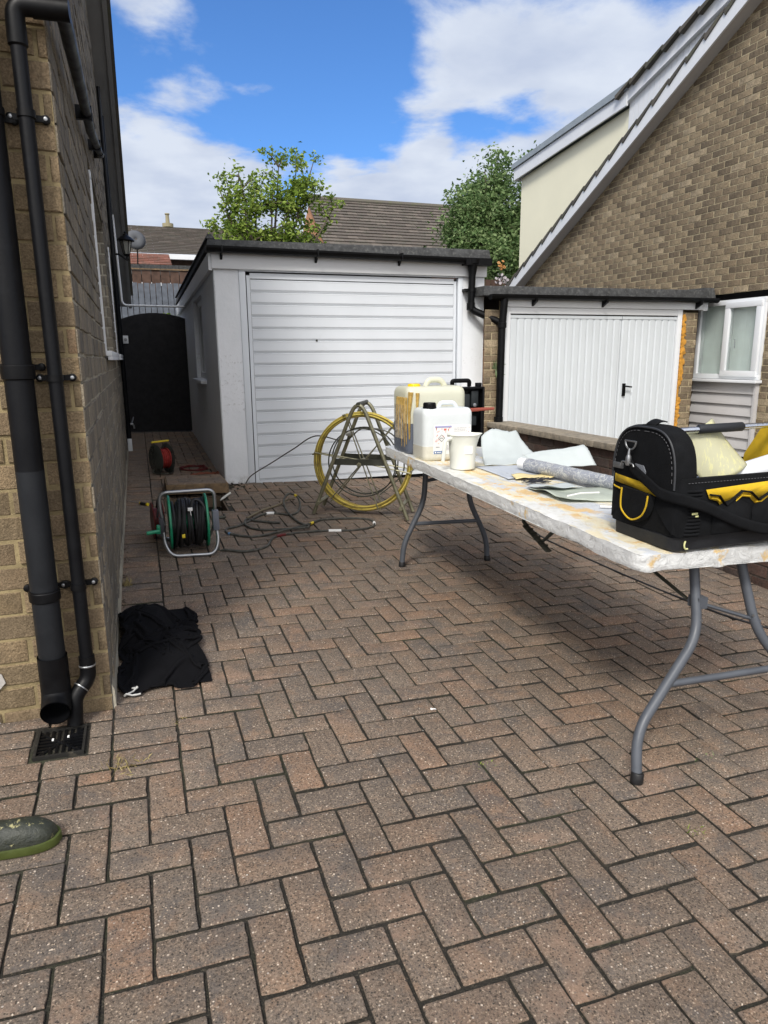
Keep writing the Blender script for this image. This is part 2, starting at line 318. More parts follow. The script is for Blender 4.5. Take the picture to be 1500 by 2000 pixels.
BOOTM = mat('paint_splashed_boot', rough=.45, nodes=lambda n: (n.color(n.mix(n.ramp(n.noise(42, 5, .7), [(.60, 0), (.66, .9)]), n.mix(n.noise(30, 6), (.009,.013,.013), (.035,.038,.022)), (.36,.33,.16))), n.bump(n.noise(30, 6, .7), .8, .008)))

# ---------------------------------------------------------------- mesh helpers
class MB:
    def __init__(s): s.v, s.f, s.m, s.c = [], [], [], []
    def cut(s): s.c.append((len(s.v), len(s.f)))      # ends one piece; each() builds every piece as its own object
    def each(s, name, mats, parent=None, **k):
        pv = pf = 0; out = []
        if not s.c or s.c[-1] != (len(s.v), len(s.f)): s.cut()
        for cv, cf in s.c:
            p = MB(); p.v = s.v[pv:cv]; p.f = [tuple(i-pv for i in f) for f in s.f[pf:cf]]; p.m = s.m[pf:cf]; out.append(p.build(name, mats, parent, **k)); pv, pf = cv, cf
        return out
    def face(s, pts, mi=0):
        i = len(s.v); s.v += [tuple(p) for p in pts]; s.f.append(tuple(range(i, i+len(pts)))); s.m.append(mi)
    def hexa(s, P, mi=0):   # 8 points: bottom loop 0-3, top loop 4-7
        i = len(s.v); s.v += [tuple(p) for p in P]
        for q in ((3,2,1,0),(4,5,6,7),(0,1,5,4),(1,2,6,5),(2,3,7,6),(3,0,4,7)): s.f.append(tuple(i+k for k in q)); s.m.append(mi)
    def box(s, a, b, mi=0):
        (x0,y0,z0),(x1,y1,z1) = a, b
        x0,x1 = min(x0,x1),max(x0,x1); y0,y1 = min(y0,y1),max(y0,y1); z0,z1 = min(z0,z1),max(z0,z1)
        s.hexa([(x0,y0,z0),(x1,y0,z0),(x1,y1,z0),(x0,y1,z0),(x0,y0,z1),(x1,y0,z1),(x1,y1,z1),(x0,y1,z1)], mi)
    def prism(s, poly, off, mi=0):   # closed polygon (list of 3-D points) extruded by off
        off = Vector(off); n = len(poly); i = len(s.v)
        s.v += [tuple(p) for p in poly] + [tuple(Vector(p)+off) for p in poly]
        s.f.append(tuple(i+k for k in reversed(range(n)))); s.m.append(mi)
        s.f.append(tuple(i+n+k for k in range(n))); s.m.append(mi)
        for k in range(n):
            k2 = (k+1) % n; s.f.append((i+k, i+k2, i+n+k2, i+n+k)); s.m.append(mi)
    def tube(s, pts, r, n=10, closed=False, mi=0, cap=True, flat=None):
        pts = [Vector(p) for p in pts]; m = len(pts)
        rr = r if isinstance(r, (list, tuple)) else [r]*m
        prev = None; rings = []
        for k in range(m):
            if closed: t = (pts[(k+1) % m] - pts[k-1])
            else: t = pts[min(k+1, m-1)] - pts[max(k-1, 0)]
            if t.length < 1e-9: t = Vector((0,0,1))
            t.normalize()
            if prev is None:
                a = Vector((0,0,1)) if abs(t.z) < .9 else Vector((1,0,0)); nrm = t.cross(a).normalized()
            else:
                nrm = prev - t*prev.dot(t)
                nrm = nrm.normalized() if nrm.length > 1e-6 else t.orthogonal().normalized()
            prev = nrm; b = t.cross(nrm); i = len(s.v)
            for q in range(n):
                a = 2*math.pi*q/n
                s.v.append(tuple(pts[k] + (nrm*math.cos(a) + b*math.sin(a)*(flat or 1))*rr[k]))
            rings.append(i)
        for k in range(m if closed else m-1):
            a, b = rings[k], rings[(k+1) % m]
            for q in range(n):
                q2 = (q+1) % n; s.f.append((a+q, a+q2, b+q2, b+q)); s.m.append(mi)
        if cap and not closed:
            s.f.append(tuple(rings[0]+q for q in reversed(range(n)))); s.m.append(mi)
            s.f.append(tuple(rings[-1]+q for q in range(n))); s.m.append(mi)
    def lathe(s, prof, o=(0,0,0), axis=(0,0,1), n=24, mi=0, cap=True):   # prof: (radius, height)
        ax = Vector(axis).normalized(); a = ax.orthogonal().normalized(); b = ax.cross(a); o = Vector(o); rings = []
        for r_, h in prof:
            i = len(s.v); rings.append(i)
            for q in range(n):
                t = 2*math.pi*q/n; s.v.append(tuple(o + ax*h + (a*math.cos(t)+b*math.sin(t))*r_))
        for k in range(len(prof)-1):
            for q in range(n):
                q2 = (q+1) % n; s.f.append((rings[k]+q, rings[k]+q2, rings[k+1]+q2, rings[k+1]+q)); s.m.append(mi)
        if cap:
            s.f.append(tuple(rings[0]+q for q in reversed(range(n)))); s.m.append(mi)
            s.f.append(tuple(rings[-1]+q for q in range(n))); s.m.append(mi)
    def grid(s, fn, nu, nv, mi=0, thick=0):
        i = len(s.v)
        for a in range(nu+1):
            for b in range(nv+1): s.v.append(tuple(fn(a/nu, b/nv)))
        for a in range(nu):
            for b in range(nv):
                p = i+a*(nv+1)+b; s.f.append((p, p+nv+1, p+nv+2, p+1)); s.m.append(mi)
    def build(s, name, mats, parent=None, bevel=0, solid=0, subs=0, smooth=True, seg=2):
        me = bpy.data.meshes.new(name)
        vs = s.v; org = Vector((0,0,0))
        if parent is None and vs:
            xs = [v[0] for v in vs]; ys = [v[1] for v in vs]; zs = [v[2] for v in vs]
            org = Vector(((min(xs)+max(xs))/2, (min(ys)+max(ys))/2, min(zs)))
        me.from_pydata([tuple(Vector(v)-org) for v in vs], [], s.f)
        if not isinstance(mats, (list, tuple)): mats = [mats]
        for M in mats: me.materials.append(M)
        me.polygons.foreach_set('material_index', s.m)
        if bevel or True:
            bm = bmesh.new(); bm.from_mesh(me)
            if len(s.f) < 20000: bmesh.ops.recalc_face_normals(bm, faces=bm.faces)
            if bevel:
                ed = [e for e in bm.edges if len(e.link_faces) == 2 and e.calc_face_angle(0) > .5]
                bmesh.ops.bevel(bm, geom=ed, offset=bevel, segments=seg, affect='EDGES', profile=.6)
            bm.to_mesh(me); bm.free()
        if smooth:
            me.polygons.foreach_set('use_smooth', [True]*len(me.polygons)); me.set_sharp_from_angle(angle=R(38))
        o = bpy.data.objects.new(name, me); COL.objects.link(o); o.location = org
        if solid: md = o.modifiers.new('solid', 'SOLIDIFY'); md.thickness = solid; md.offset = 0
        if subs: md = o.modifiers.new('subs', 'SUBSURF'); md.levels = md.render_levels = subs
        if parent is not None: o.parent = parent; o.matrix_parent_inverse = wm(parent).inverted()
        return o
def wm(o):
    M = Matrix.Translation(o.location)
    return M if o.parent is None else wm(o.parent) @ o.matrix_parent_inverse @ M
def tag(o, label, cat, group=None):
    o['label'] = label; o['category'] = cat
    if group: o['group'] = group
    return o
def thing(name, label, cat, loc=(0,0,0), group=None):
    o = bpy.data.objects.new(name, None); COL.objects.link(o); o.location = loc; o.empty_display_size = .2
    return tag(o, label, cat, group)
def kind(o, k): o['kind'] = k; return o
def gz(x, y): return -.032*x + .027*y          # the drive falls to the right and rises to the garages
def smooth_path(pts, n=8, closed=False):       # Catmull-Rom
    P = [Vector(p) for p in pts]; out = []; m = len(P)
    for i in range(m if closed else m-1):
        if closed: p0, p1, p2, p3 = P[i-1], P[i], P[(i+1) % m], P[(i+2) % m]
        else: p0, p1, p2, p3 = P[max(i-1,0)], P[i], P[i+1], P[min(i+2, m-1)]
        for k in range(n):
            t = k/n
            out.append(.5*((2*p1)+(p2-p0)*t+(2*p0-5*p1+4*p2-p3)*t*t+(3*p1-p0-3*p2+p3)*t**3))
    if not closed: out.append(P[-1])
    return out
def fillet(pts, r, n=6):                       # polyline with rounded corners
    P = [Vector(p) for p in pts]; out = [P[0]]
    for i in range(1, len(P)-1):
        a = (P[i-1]-P[i]); b = (P[i+1]-P[i]); d = min(r, a.length*.49, b.length*.49)
        p, q = P[i]+a.normalized()*d, P[i]+b.normalized()*d
        for k in range(n+1):
            t = k/n; out.append(p*(1-t)**2 + P[i]*2*t*(1-t) + q*t*t)
    return out+[P[-1]]
def clip(poly, hps):                           # convex polygon in 2-D against half planes a*x+b*y<=c
    for a, b, c in hps:
        res = []
        for i in range(len(poly)):
            p, q = poly[i-1], poly[i]; dp, dq = a*p[0]+b*p[1]-c, a*q[0]+b*q[1]-c
            if (dp <= 0) != (dq <= 0):
                t = dp/(dp-dq); res.append((p[0]+(q[0]-p[0])*t, p[1]+(q[1]-p[1])*t))
            if dq <= 0: res.append(q)
        poly = res
        if len(poly) < 3: return []
    return poly
def bricks(o, u, w, u0, u1, w0, w1, L=.225, H=.075, j=.010, holes=(), hps=(), depth=.006, mb=None, mi=(0, 1), jit=.0012, edge=.0035, stack=0):
    """coursed brickwork on the plane o + u*a + w*b, facing u x w"""
    mb = mb or MB(); o, u, w = Vector(o), Vector(u).normalized(), Vector(w).normalized(); n = u.cross(w)
    k0 = int(math.floor(w0/H)); k1 = int(math.ceil(w1/H))
    P = lambda a, b, d: o + u*a + w*b + n*d
    for k in range(k0, k1):
        b0, b1 = max(w0, k*H), min(w1, (k+1)*H)
        if b1-b0 < 1e-4: continue
        cuts = [(h[0], h[1]) for h in holes if b0 < h[3]-1e-4 and b1 > h[2]+1e-4]
        def subtract(iv):
            for c0, c1 in cuts:
                nx = []
                for a, b in iv:
                    if c1 <= a or c0 >= b: nx.append((a, b)); continue
                    if c0 > a: nx.append((a, c0))
                    if c1 < b: nx.append((c1, b))
                iv = nx
            return iv
        for a0, a1 in subtract([(u0, u1)]):
            q = clip([(a0,b0),(a1,b0),(a1,b1),(a0,b1)], hps)
            if q: mb.face([P(x, y, 0) for x, y in q], mi[1])
        off = (L/2 if (k % 2 and not stack) else 0); i0 = int(math.floor((u0-off)/L))-1; i1 = int(math.ceil((u1-off)/L))+1
        for i in range(i0, i1):
            a0, a1 = max(u0, i*L+off+j/2), min(u1, (i+1)*L+off-j/2)
            if a0 > u0 and a0-u0 < .02: a0 = a0
            if a1-a0 < .02: continue
            for c0, c1 in subtract([(a0, a1)]):
                if c1-c0 < .02: continue
                js = [random.uniform(-jit, jit) for _ in range(5)]
                q = clip([(c0+js[0], b0+j/2+js[1]), (c1+js[2], b0+j/2+js[1]), (c1+js[2], b1-j/2+js[3]), (c0+js[0], b1-j/2+js[3])], hps)
                if not q: continue
                d = depth + js[4]*1.2
                cx = sum(p[0] for p in q)/len(q); cy = sum(p[1] for p in q)/len(q)
                def inner(p): 
                    v = Vector((cx-p[0], cy-p[1])); l = v.length or 1; return (p[0]+v.x/l*edge*1.4, p[1]+v.y/l*edge*1.4)
                base = len(mb.v); m_ = len(q)
                mb.v += [tuple(P(x, y, -.002)) for x, y in q] + [tuple(P(x, y, d-edge*.6)) for x, y in q] + [tuple(P(*inner(p), d)) for p in q]
                mb.f.append(tuple(base+2*m_+t for t in range(m_))); mb.m.append(mi[0])
                for ring in (0, 1):
                    for t in range(m_):
                        t2 = (t+1) % m_; mb.f.append((base+ring*m_+t, base+ring*m_+t2, base+(ring+1)*m_+t2, base+(ring+1)*m_+t)); mb.m.append(mi[0])
    return mb

# ================================================================ GROUND
HOLE = (-.42, .06, 4.46, 5.0)
def ground():
    mb = MB(); hx0, hx1, hy0, hy1 = HOLE
    xs = [-400, -30, -3, hx0, hx1, 3.2, 30, 400]; ys = [-400, -30, -3, hy0, hy1, 12, 60, 600]
    for i in range(7):
        for j in range(7):
            if xs[i] == hx0 and ys[j] == hy0: continue
            g = lambda x, y: (x, y, gz(max(-30, min(30, x)), max(-30, min(40, y))) - .0095)
            mb.face([g(xs[i],ys[j]), g(xs[i+1],ys[j]), g(xs[i+1],ys[j+1]), g(xs[i],ys[j+1])], 0 if (abs(xs[i]) <= 3.2 and -3 <= ys[j] <= 12 and xs[i+1] <= 3.3 and ys[j+1] <= 12) else 1)
    # the little inspection shaft under the lifted cover
    z0 = -.5
    for a, b in (((hx0,hy0),(hx1,hy0)),((hx1,hy0),(hx1,hy1)),((hx1,hy1),(hx0,hy1)),((hx0,hy1),(hx0,hy0))):
        mb.face([(a[0],a[1],z0),(b[0],b[1],z0),(b[0],b[1],gz(*b)-.0075),(a[0],a[1],gz(*a)-.0075)], 0)
    mb.face([(hx0,hy0,z0),(hx1,hy0,z0),(hx1,hy1,z0),(hx0,hy1,z0)], 0)
    o = mb.build('ground', [SAND, GROUND], smooth=False); kind(o, 'structure')
ground()
def paving():
    mb = MB(); UX, UY = .10505, .11; BX, BY = -.52525, .95
    GUL = (-.995, -.820, 1.065, 1.265)
    def block(x0, x1, y0, y1):
        if x1-x0 < .03 or y1-y0 < .03: return
        hx0, hx1, hy0, hy1 = HOLE
        if x0 < hx1+.01 and x1 > hx0-.01 and y0 < hy1+.01 and y1 > hy0-.01:
            if y0 < hy0-.04: y1 = hy0-.01
            elif y1 > hy1+.04: y0 = hy1+.01
            elif x0 < hx0-.04: x1 = hx0-.01
            elif x1 > hx1+.04: x0 = hx1+.01
            else: return
        j = .0029 + random.uniform(0, .0022); cx, cy = (x0+x1)/2, (y0+y1)/2
        dz = random.gauss(0, .0013); ta, tb = random.gauss(0, .008), random.gauss(0, .008); rot = random.gauss(0, .004)
        c, s_ = math.cos(rot), math.sin(rot); rings = []
        hx, hy = (x1-x0)/2-j, (y1-y0)/2-j*1.35
        base = len(mb.v); n = 0
        near = y0 < 3.2 and x0 < 2.4
        wob = [random.gauss(0, .0011 if near else .0005) for _ in range(40)]
        for ins, h in ((0, -.030), (.0, -.0040), (.0016, -.0012), (.0052, 0)):
            ring = []; ch = .0032; K = 4 if near else 1; q_ = 0
            cs = [(-1,-1),(1,-1),(1,1),(-1,1)]; ht = []
            for ux, uy in cs:
                ax, ay = ux*(hx-ins), uy*(hy-ins)
                for t in range(2): ht.append((ax, ay-uy*ch) if (ux*uy > 0) == (t == 0) else (ax-ux*ch, ay))
            for e in range(8):
                p, q2_ = ht[e], ht[(e+1) % 8]; kk = K if e % 2 else 1
                for k_ in range(kk):
                    f_ = k_/kk; a_, b_ = p[0]+(q2_[0]-p[0])*f_, p[1]+(q2_[1]-p[1])*f_; w_ = wob[q_ % 40]; q_ += 1
                    l_ = math.hypot(a_, b_); px_, py_ = a_+a_/l_*w_, b_+b_/l_*w_
                    X = cx+px_*c-py_*s_; Y = cy+px_*s_+py_*c
                    ring.append((X, Y, gz(X, Y)+h+dz+ta*px_+tb*py_))
            mb.v += ring; n = len(ring)
        for k in range(3):
            for q in range(n):
                q2 = (q+1) % n; mb.f.append((base+k*n+q, base+k*n+q2, base+(k+1)*n+q2, base+(k+1)*n+q)); mb.m.append(1 if k == 0 else 0)
        mb.f.append(tuple(base+3*n+q for q in range(n))); mb.m.append(0)
    def put(x0, x1, y0, y1):
        if x1 > 2.92: x1 = 2.92
        if y1 > 9.75: y1 = 9.75
        if x0 >= BX-.02: block(max(x0, BX), x1, y0, y1); return
        if x1 > BX and y1 > BY+.02 and y0 < BY: block(BX, x1, y0, y1); return
        if x1 > BX and y0 >= BY: block(BX, x1, y0, y1); return
        if y0 < BY-.02: block(x0, x1, y0, min(y1, BY))
    for i in range(-26, 30):
        for jj in range(-24, 92):
            if (i-jj) % 4 == 0: put(i*UX, (i+2)*UX, (jj-1)*UY, jj*UY)
            if (i-jj+2) % 4 == 0: put(i*UX, (i+1)*UX, (jj-2)*UY, jj*UY)
    y = BY
    while y < 9.7:                                  # straight course beside the house wall
        block(-.742, BX, y, y+.107); y += .107
    for k in range(4):                              # courses in front of the house wall, cut round the gully
        y0, y1 = BY+k*.107, min(BY+(k+1)*.107, 1.352); x = -.742
        while x > -2.6:
            a0, a1 = x-.21, x
            if not (a0 < GUL[1] and a1 > GUL[0] and y0 < GUL[3] and y1 > GUL[2]+.03): block(a0, a1, y0, y1)
            else:
                if a1 > GUL[1]+.03: block(GUL[1], a1, y0, y1)
                if a0 < GUL[0]-.03: block(a0, GUL[0], y0, y1)
            x -= .21
    o = mb.build('paving', [PAVER, SAND]); kind(o, 'structure')
paving()

# ================================================================ LEFT HOUSE (near)
HL = (-.745, 1.362)          # corner
def left_house():
    t = thing('brick_house', 'brick house at left edge with black pipes on its front corner', 'house', (-2.5, 1.36, .06))
    mb = MB(); x, y = HL; YB = 10.6; RY, RZ = 5.6, 5.62; SL = .66
    H = .0885
    bricks((0, y, .02), (1,0,0), (0,0,1), -3.2, x, -.1, 2.7, L=.222, H=H, j=.0125, mb=mb, mi=(0,1), depth=.005, edge=.005, jit=.003)
    holes = [(3.55, 5.62, 1.36, 2.44), (6.6, 8.0, 1.36, 2.44)]
    top = [(-SL, 1, RZ-SL*RY), (SL, 1, RZ+SL*RY)]          # under both roof slopes: z <= RZ - SL*|Y-RY|
    bricks((x, 0, .02), (0,1,0), (0,0,1), y, YB, -.1, 5.6, L=.222, H=H, j=.011, mb=mb, mi=(2,3), holes=holes, hps=top, depth=.006, edge=.005, jit=.003)
    D = .095
    for a, b, c, d in holes:                                 # reveals: far jamb, sill bed, head, in brick
        bricks((0, b, .02), (1,0,0), (0,0,1), x-D, x, c, d, L=.222, H=H, j=.011, mb=mb, mi=(2,3), depth=.002)
        mb.face([(x,a,c),(x,b,c),(x-D,b,c),(x-D,a,c)], 3); mb.face([(x,a,d),(x-D,a,d),(x-D,b,d),(x,b,d)], 3); mb.face([(x,a,c),(x-D,a,c),(x-D,a,d),(x,a,d)], 3)
        mb.face([(x-D-.03,a,c),(x-D-.03,b,c),(x-D-.03,b,d),(x-D-.03,a,d)], 3)
    mb.face([(-6,YB,-.2),(x,YB,-.2),(x,YB,2.3),(-6,YB,2.3)], 3)
    mb.build('wall', [BR_FRONT, MO_FRONT, BR_SIDE, MO_SIDE], t)
    # white splash of old render low on the front wall
    mb = MB()
    for k in range(9):
        cx, cz = random.uniform(-1.42, -1.115), random.uniform(.06, .32); r = random.uniform(.02, .06)
        mb.prism([(cx+r*math.cos(a)*random.uniform(.6,1.3), y-.007, cz+r*1.2*math.sin(a)*random.uniform(.6,1.3)) for a in [i*math.pi/5 for i in range(10)]], (0,-.004,0)); mb.cut()
    mb.each('render_patch', [pm('old_render', (.40,.38,.35), var=.2, rough=.9, bump=.6)], t)
    zr = lambda Y: RZ - SL*abs(Y-RY)
    # verge: soffit, bargeboard, roof edge following the slopes
    mb = MB(); mb2 = MB(); mb3 = MB()
    for ya, yb in ((y-.25, RY), (RY, YB+.25)):
        def strip(m, x0, x1, lo, hi):
            m.hexa([(x0,ya,zr(ya)+lo),(x1,ya,zr(ya)+lo),(x1,yb,zr(yb)+lo),(x0,yb,zr(yb)+lo),(x0,ya,zr(ya)+hi),(x1,ya,zr(ya)+hi),(x1,yb,zr(yb)+hi),(x0,yb,zr(yb)+hi)])
        strip(mb, x-.05, -.60, -.01, .01); strip(mb2, -.60, -.555, -.035, .16); strip(mb3, -6.0, -.52, .162, .21)
    mb.build('soffit', [GREYTRIM], t); mb2.build('bargeboard', [GREYTRIM], t); mb3.build('roof', [TILEDARK], t)
    for a, b, c, d in holes:
        f = MB(); xx = x-D+.012
        f.box((xx-.03,a,c),(xx+.02,a+.06,d)); f.box((xx-.03,b-.07,c),(xx+.03,b-.003,d)); f.box((xx-.03,a+.06,d-.06),(xx+.02,b-.07,d)); f.box((xx-.03,a+.06,c),(xx+.02,b-.07,c+.06))
        # projecting white sealant bead and trim round the opening
        f.box((x-.002,a-.012,c),(x+.018,a+.012,d-.06)); f.box((x-.002,a-.012,d-.055),(x+.016,a+.06,d-.010))
        fo = f.build('window', [UPVC], t, bevel=.003)
        g = MB(); g.box((xx-.015,a+.06,c+.06),(xx-.005,b-.07,d-.06)); g.build('pane', [GLASS], fo)
        s_ = MB(); s_.box((xx,a,c-.005),(x+.045,b+.02,c+.028)); s_.box((x+.02,a,c-.03),(x+.045,b+.02,c-.006)); s_.build('sill', [UPVC], fo, bevel=.003)
    # lean damp-proof skirting at the wall foot
    mb = MB(); mb.prism([(x+.002,y,.0),(x+.012,y,.0),(x+.010,y,.13),(x+.002,y,.15)], (0, YB-y, .23)); mb.build('plinth', [MO_SIDE], t)
    mb = MB(); mb.tube([(x+.03,7.6,gz(0,7.6)+.32),(x+.03,7.6,zr(7.6)-.1)], .018, 8); mb.cut()
    mb.tube([(x+.03,7.9,gz(0,7.9)+.1),(x+.03,7.9,zr(7.9)-.1)], .03, 10)
    mb.each('rear_downpipe', [BLACKPIPE], t)
    mb = MB(); mb.box((x-.4,9.45,.05),(x+.03,9.66,2.5)); mb.build('gate_post', [GREYTRIM], t)
left_house()
def socket_pipe(mb, x, z, r, yb, h=.05):
    mb.lathe([(r,z-.004),(r*1.13,z),(r*1.15,z+h*.4),(r*1.15,z+h),(r*1.02,z+h+.006)], (x, yb, 0), n=28, cap=False)
def clip_bracket(mb, x, y, z, r, w, side=(-1,1)):
    mb.lathe([(r+.0005,z-.011),(r+.004,z-.011),(r+.004,z+.011),(r+.0005,z+.011)], (x,y,0), n=28, cap=False)
    for s_ in side:
        mb.box((x+s_*(r*.6), HL[1]-.022, z-.009), (x+s_*(r+w*.5), HL[1]-.010, z+.009))
        mb.lathe([(.013,0),(.013,.012),(.009,.014)], (x+s_*(r+w*.6), HL[1]-.006, z), (0,-1,0), 14)
def downpipes():
    y = HL[1]
    t = thing('soil_pipe', 'thick dark plastic drainpipe on the buff brick front wall', 'drainpipe', (-.92, y-.09, .1))
    r = .0435; px, py = -.919, y-.085
    mb = MB(); mb.tube([(px,py,.98),(px,py,3.1)], r, 32); mb.build('upper_pipe', [BLACKPIPE], t)
    mb = MB(); mb.tube([(px,py,.28),(px,py,.98)], r*1.0, 32); mb.build('lower_pipe', [GREYPIPE], t)
    mb = MB(); socket_pipe(mb, px, .535, r, py, .03); mb.cut(); socket_pipe(mb, px, 1.275, r, py, .04); mb.each('collar', [BLACKP], t)
    mb = MB(); clip_bracket(mb, px, py, .56, r, .03); mb.cut(); clip_bracket(mb, px, py, 1.31, r, .03); mb.cut(); clip_bracket(mb, px, py, 2.05, r, .03); mb.each('bracket', [BLACKP], t)
    mb = MB()   # shoe with open mouth towards the drive
    R1 = r*1.12
    mb.tube(smooth_path([(px,py,.33),(px,py,.22),(px,py-.006,.185),(px,py-.035,.160),(px,py-.075,.148)], 6), R1, 32, cap=False)
    mb.tube(smooth_path([(px,py-.075,.148),(px,py-.035,.160),(px,py-.006,.185),(px,py,.22),(px,py,.33)], 6), R1-.004, 32, cap=False)
    mb.build('shoe', [BLACKP], t)
    t = thing('waste_pipe', 'thin black waste pipe rising right of the drainpipe and round the corner', 'pipe', (-.815, y-.05, .1))
    r = .0225; qx, qy = -.817, y-.055
    mb = MB(); mb.tube([(qx+.004,qy,.27),(qx-.002,qy,2.30)], r, 24); mb.build('riser', [BLACKPIPE], t)
    mb = MB(); pts = fillet([(qx-.002,qy,2.28),(qx-.002,qy,2.352),(-.69,qy-.004,2.352)], .035, 6)
    mb.tube(pts, r*1.22, 24); mb.tube([(-.77,qy,2.352),(-.668,qy-.006,2.352)], r*1.34, 24)
    mb.lathe([(r,2.24),(r*1.25,2.245),(r*1.25,2.30)], (qx-.002,qy,0), n=24, cap=False); mb.build('top_elbow', [BLACKP], t)
    mb = MB(); mb.tube([(-.690,qy,2.35),(-.690,1.42,2.37),(-.690,3.0,2.49),(-.690,4.6,2.79)], r, 20)
    mb.tube([(-.690,4.5,2.772),(-.690,4.75,2.82),(-.74,4.80,2.83)], r*1.25, 18)
    for Y, z in ((2.6,2.459),(3.9,2.66)): mb.box((-.745,Y-.012,z-.03),(-.665,Y+.012,z+.03))
    mb.build('side_run', [BLACKPIPE], t)
    mb = MB(); pts = fillet([(qx+.004,qy,.30),(qx+.004,qy,.215),(-.862,qy-.035,.165),(-.868,qy-.050,.07)], .03, 6)
    mb.tube(pts, r*1.2, 24); mb.build('bottom_elbow', [BLACKP], t)
    mb = MB(); mb.lathe([(r*1.24,.262),(r*1.30,.264),(r*1.30,.267),(r*1.24,.269)], (qx+.004,qy,0), n=24, cap=False); mb.cut()
    mb.lathe([(r*1.22,0),(r*1.29,.001),(r*1.29,.004),(r*1.22,.005)], (-.838,qy-.018,.193), (-.6,-.45,-.62), n=24, cap=False); mb.each('seal_ring', [METAL], t)
    mb = MB()
    for z in (.56, 1.275, 2.06): clip_bracket(mb, qx+(.002 if z < 1 else 0), qy, z, r, .045); mb.cut()
    mb.each('bracket', [BLACKP], t)
    mb = MB()
    for z in (.56, 1.275, 2.06):
        for s_ in (-1, 1): mb.lathe([(.006,0),(.006,.004),(.003,.005)], (qx+s_*(r+.027), y-.020, z), (0,-1,0), 10); mb.cut()
    mb.each('screw', [METAL], t)
    # gully
    t = thing('drain_gully', 'square black plastic drain grate under the two pipe ends', 'drain', (-.907, 1.165, .06))
    x0, x1, y0, y1 = -.985, -.829, 1.075, 1.255
    G = lambda x, Y, h: (x, Y, gz(x, Y)+h)
    mb = MB()
    for a, b, c, d in ((x0,x0+.008,y0,y1),(x1-.008,x1,y0,y1),(x0+.008,x1-.008,y0,y0+.008),(x0+.008,x1-.008,y1-.008,y1)):
        mb.hexa([G(a,c,-.03),G(b,c,-.03),G(b,d,-.03),G(a,d,-.03),G(a,c,.004),G(b,c,.004),G(b,d,.004),G(a,d,.004)])
    mb.build('frame', [pm('worn_black_frame', (.015,.014,.012), dirt=((.20,.17,.12), .56, .5))], t)
    mb = MB(); cx, cy = (x0+x1)/2, (y0+y1)/2
    for k in range(4):
        a0 = k*math.pi/2
        for i in range(8):
            off = -.070+i*.020; L1 = .078; d0 = abs(off)+.004
            def P(u, v, h):
                c, s_ = math.cos(a0), math.sin(a0); return G(cx+u*c-v*s_, cy+u*s_+v*c, h)
            if d0 < L1: mb.hexa([P(d0,off-.0045,-.018),P(L1,off-.0045,-.018),P(L1,off+.0045,-.018),P(d0,off+.0045,-.018),P(d0,off-.0045,-.002),P(L1,off-.0045,-.002),P(L1,off+.0045,-.002),P(d0,off+.0045,-.002)])
    for s_ in (1,-1):
        a, b = G(cx-.078,cy-.083*s_,-.006), G(cx+.078,cy+.083*s_,-.006); mb.tube([a, b], .005, 6)
    mb.build('grate', [BLACKP], t)
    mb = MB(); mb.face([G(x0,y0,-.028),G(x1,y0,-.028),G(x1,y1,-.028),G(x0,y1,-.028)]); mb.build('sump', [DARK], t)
    mb = MB()
    for dx, dy in ((-.03,.012),(.018,.02)): mb.box(G(cx+dx,cy+dy,-.003), G(cx+dx+.006,cy+dy+.012,.001)); mb.cut()
    mb.each('debris', [PAPER], t)
downpipes()
def lantern():
    X, Y, Z = -.565, 8.0, 2.50
    t = thing('wall_lantern', 'black carriage lantern on the side wall above the alley', 'lantern', (X, Y, Z))
    mb = MB(); mb.tube(smooth_path([(-.745,Y,Z+.03),(-.66,Y,Z+.05),(X,Y,Z-.01),(X,Y,Z+.03)], 6), .011, 10); mb.lathe([(.04,0),(.04,.015),(.02,.02)], (-.745,Y,Z+.03), (1,0,0), 16); mb.build('arm', [BLACKP], t)
    mb = MB(); mb.lathe([(.028,.03),(.034,.05),(.04,.055)], (X,Y,Z), n=6)
    for k in range(6):
        a = k*math.pi/3; mb.tube([(X+.035*math.cos(a),Y+.035*math.sin(a),Z+.052),(X+.066*math.cos(a),Y+.066*math.sin(a),Z+.20)], .005, 5)
    mb.build('cage', [BLACKP], t)
    mb = MB(); mb.lathe([(.032,.055),(.062,.197)], (X,Y,Z), n=6); mb.build('glass', [pm('frosted_pane', (.34,.34,.30), rough=.3)], t, smooth=False)
    mb = MB(); mb.lathe([(.10,.20),(.103,.207),(.062,.245),(.030,.262),(.028,.275),(.012,.285),(.016,.298),(.002,.315)], (X,Y,Z), n=12); mb.build('cap', [BLACKP], t)
lantern()
def conduit():
    mb = MB(); Y = 9.2
    mb.tube(fillet([(-.70,Y,3.2),(-.675,Y,2.055),(.16,Y,2.045)], .07, 8), .015, 10)
    o = mb.build('conduit', [UPVC]); tag(o, 'white conduit crossing the alley above the gate', 'conduit')
conduit()

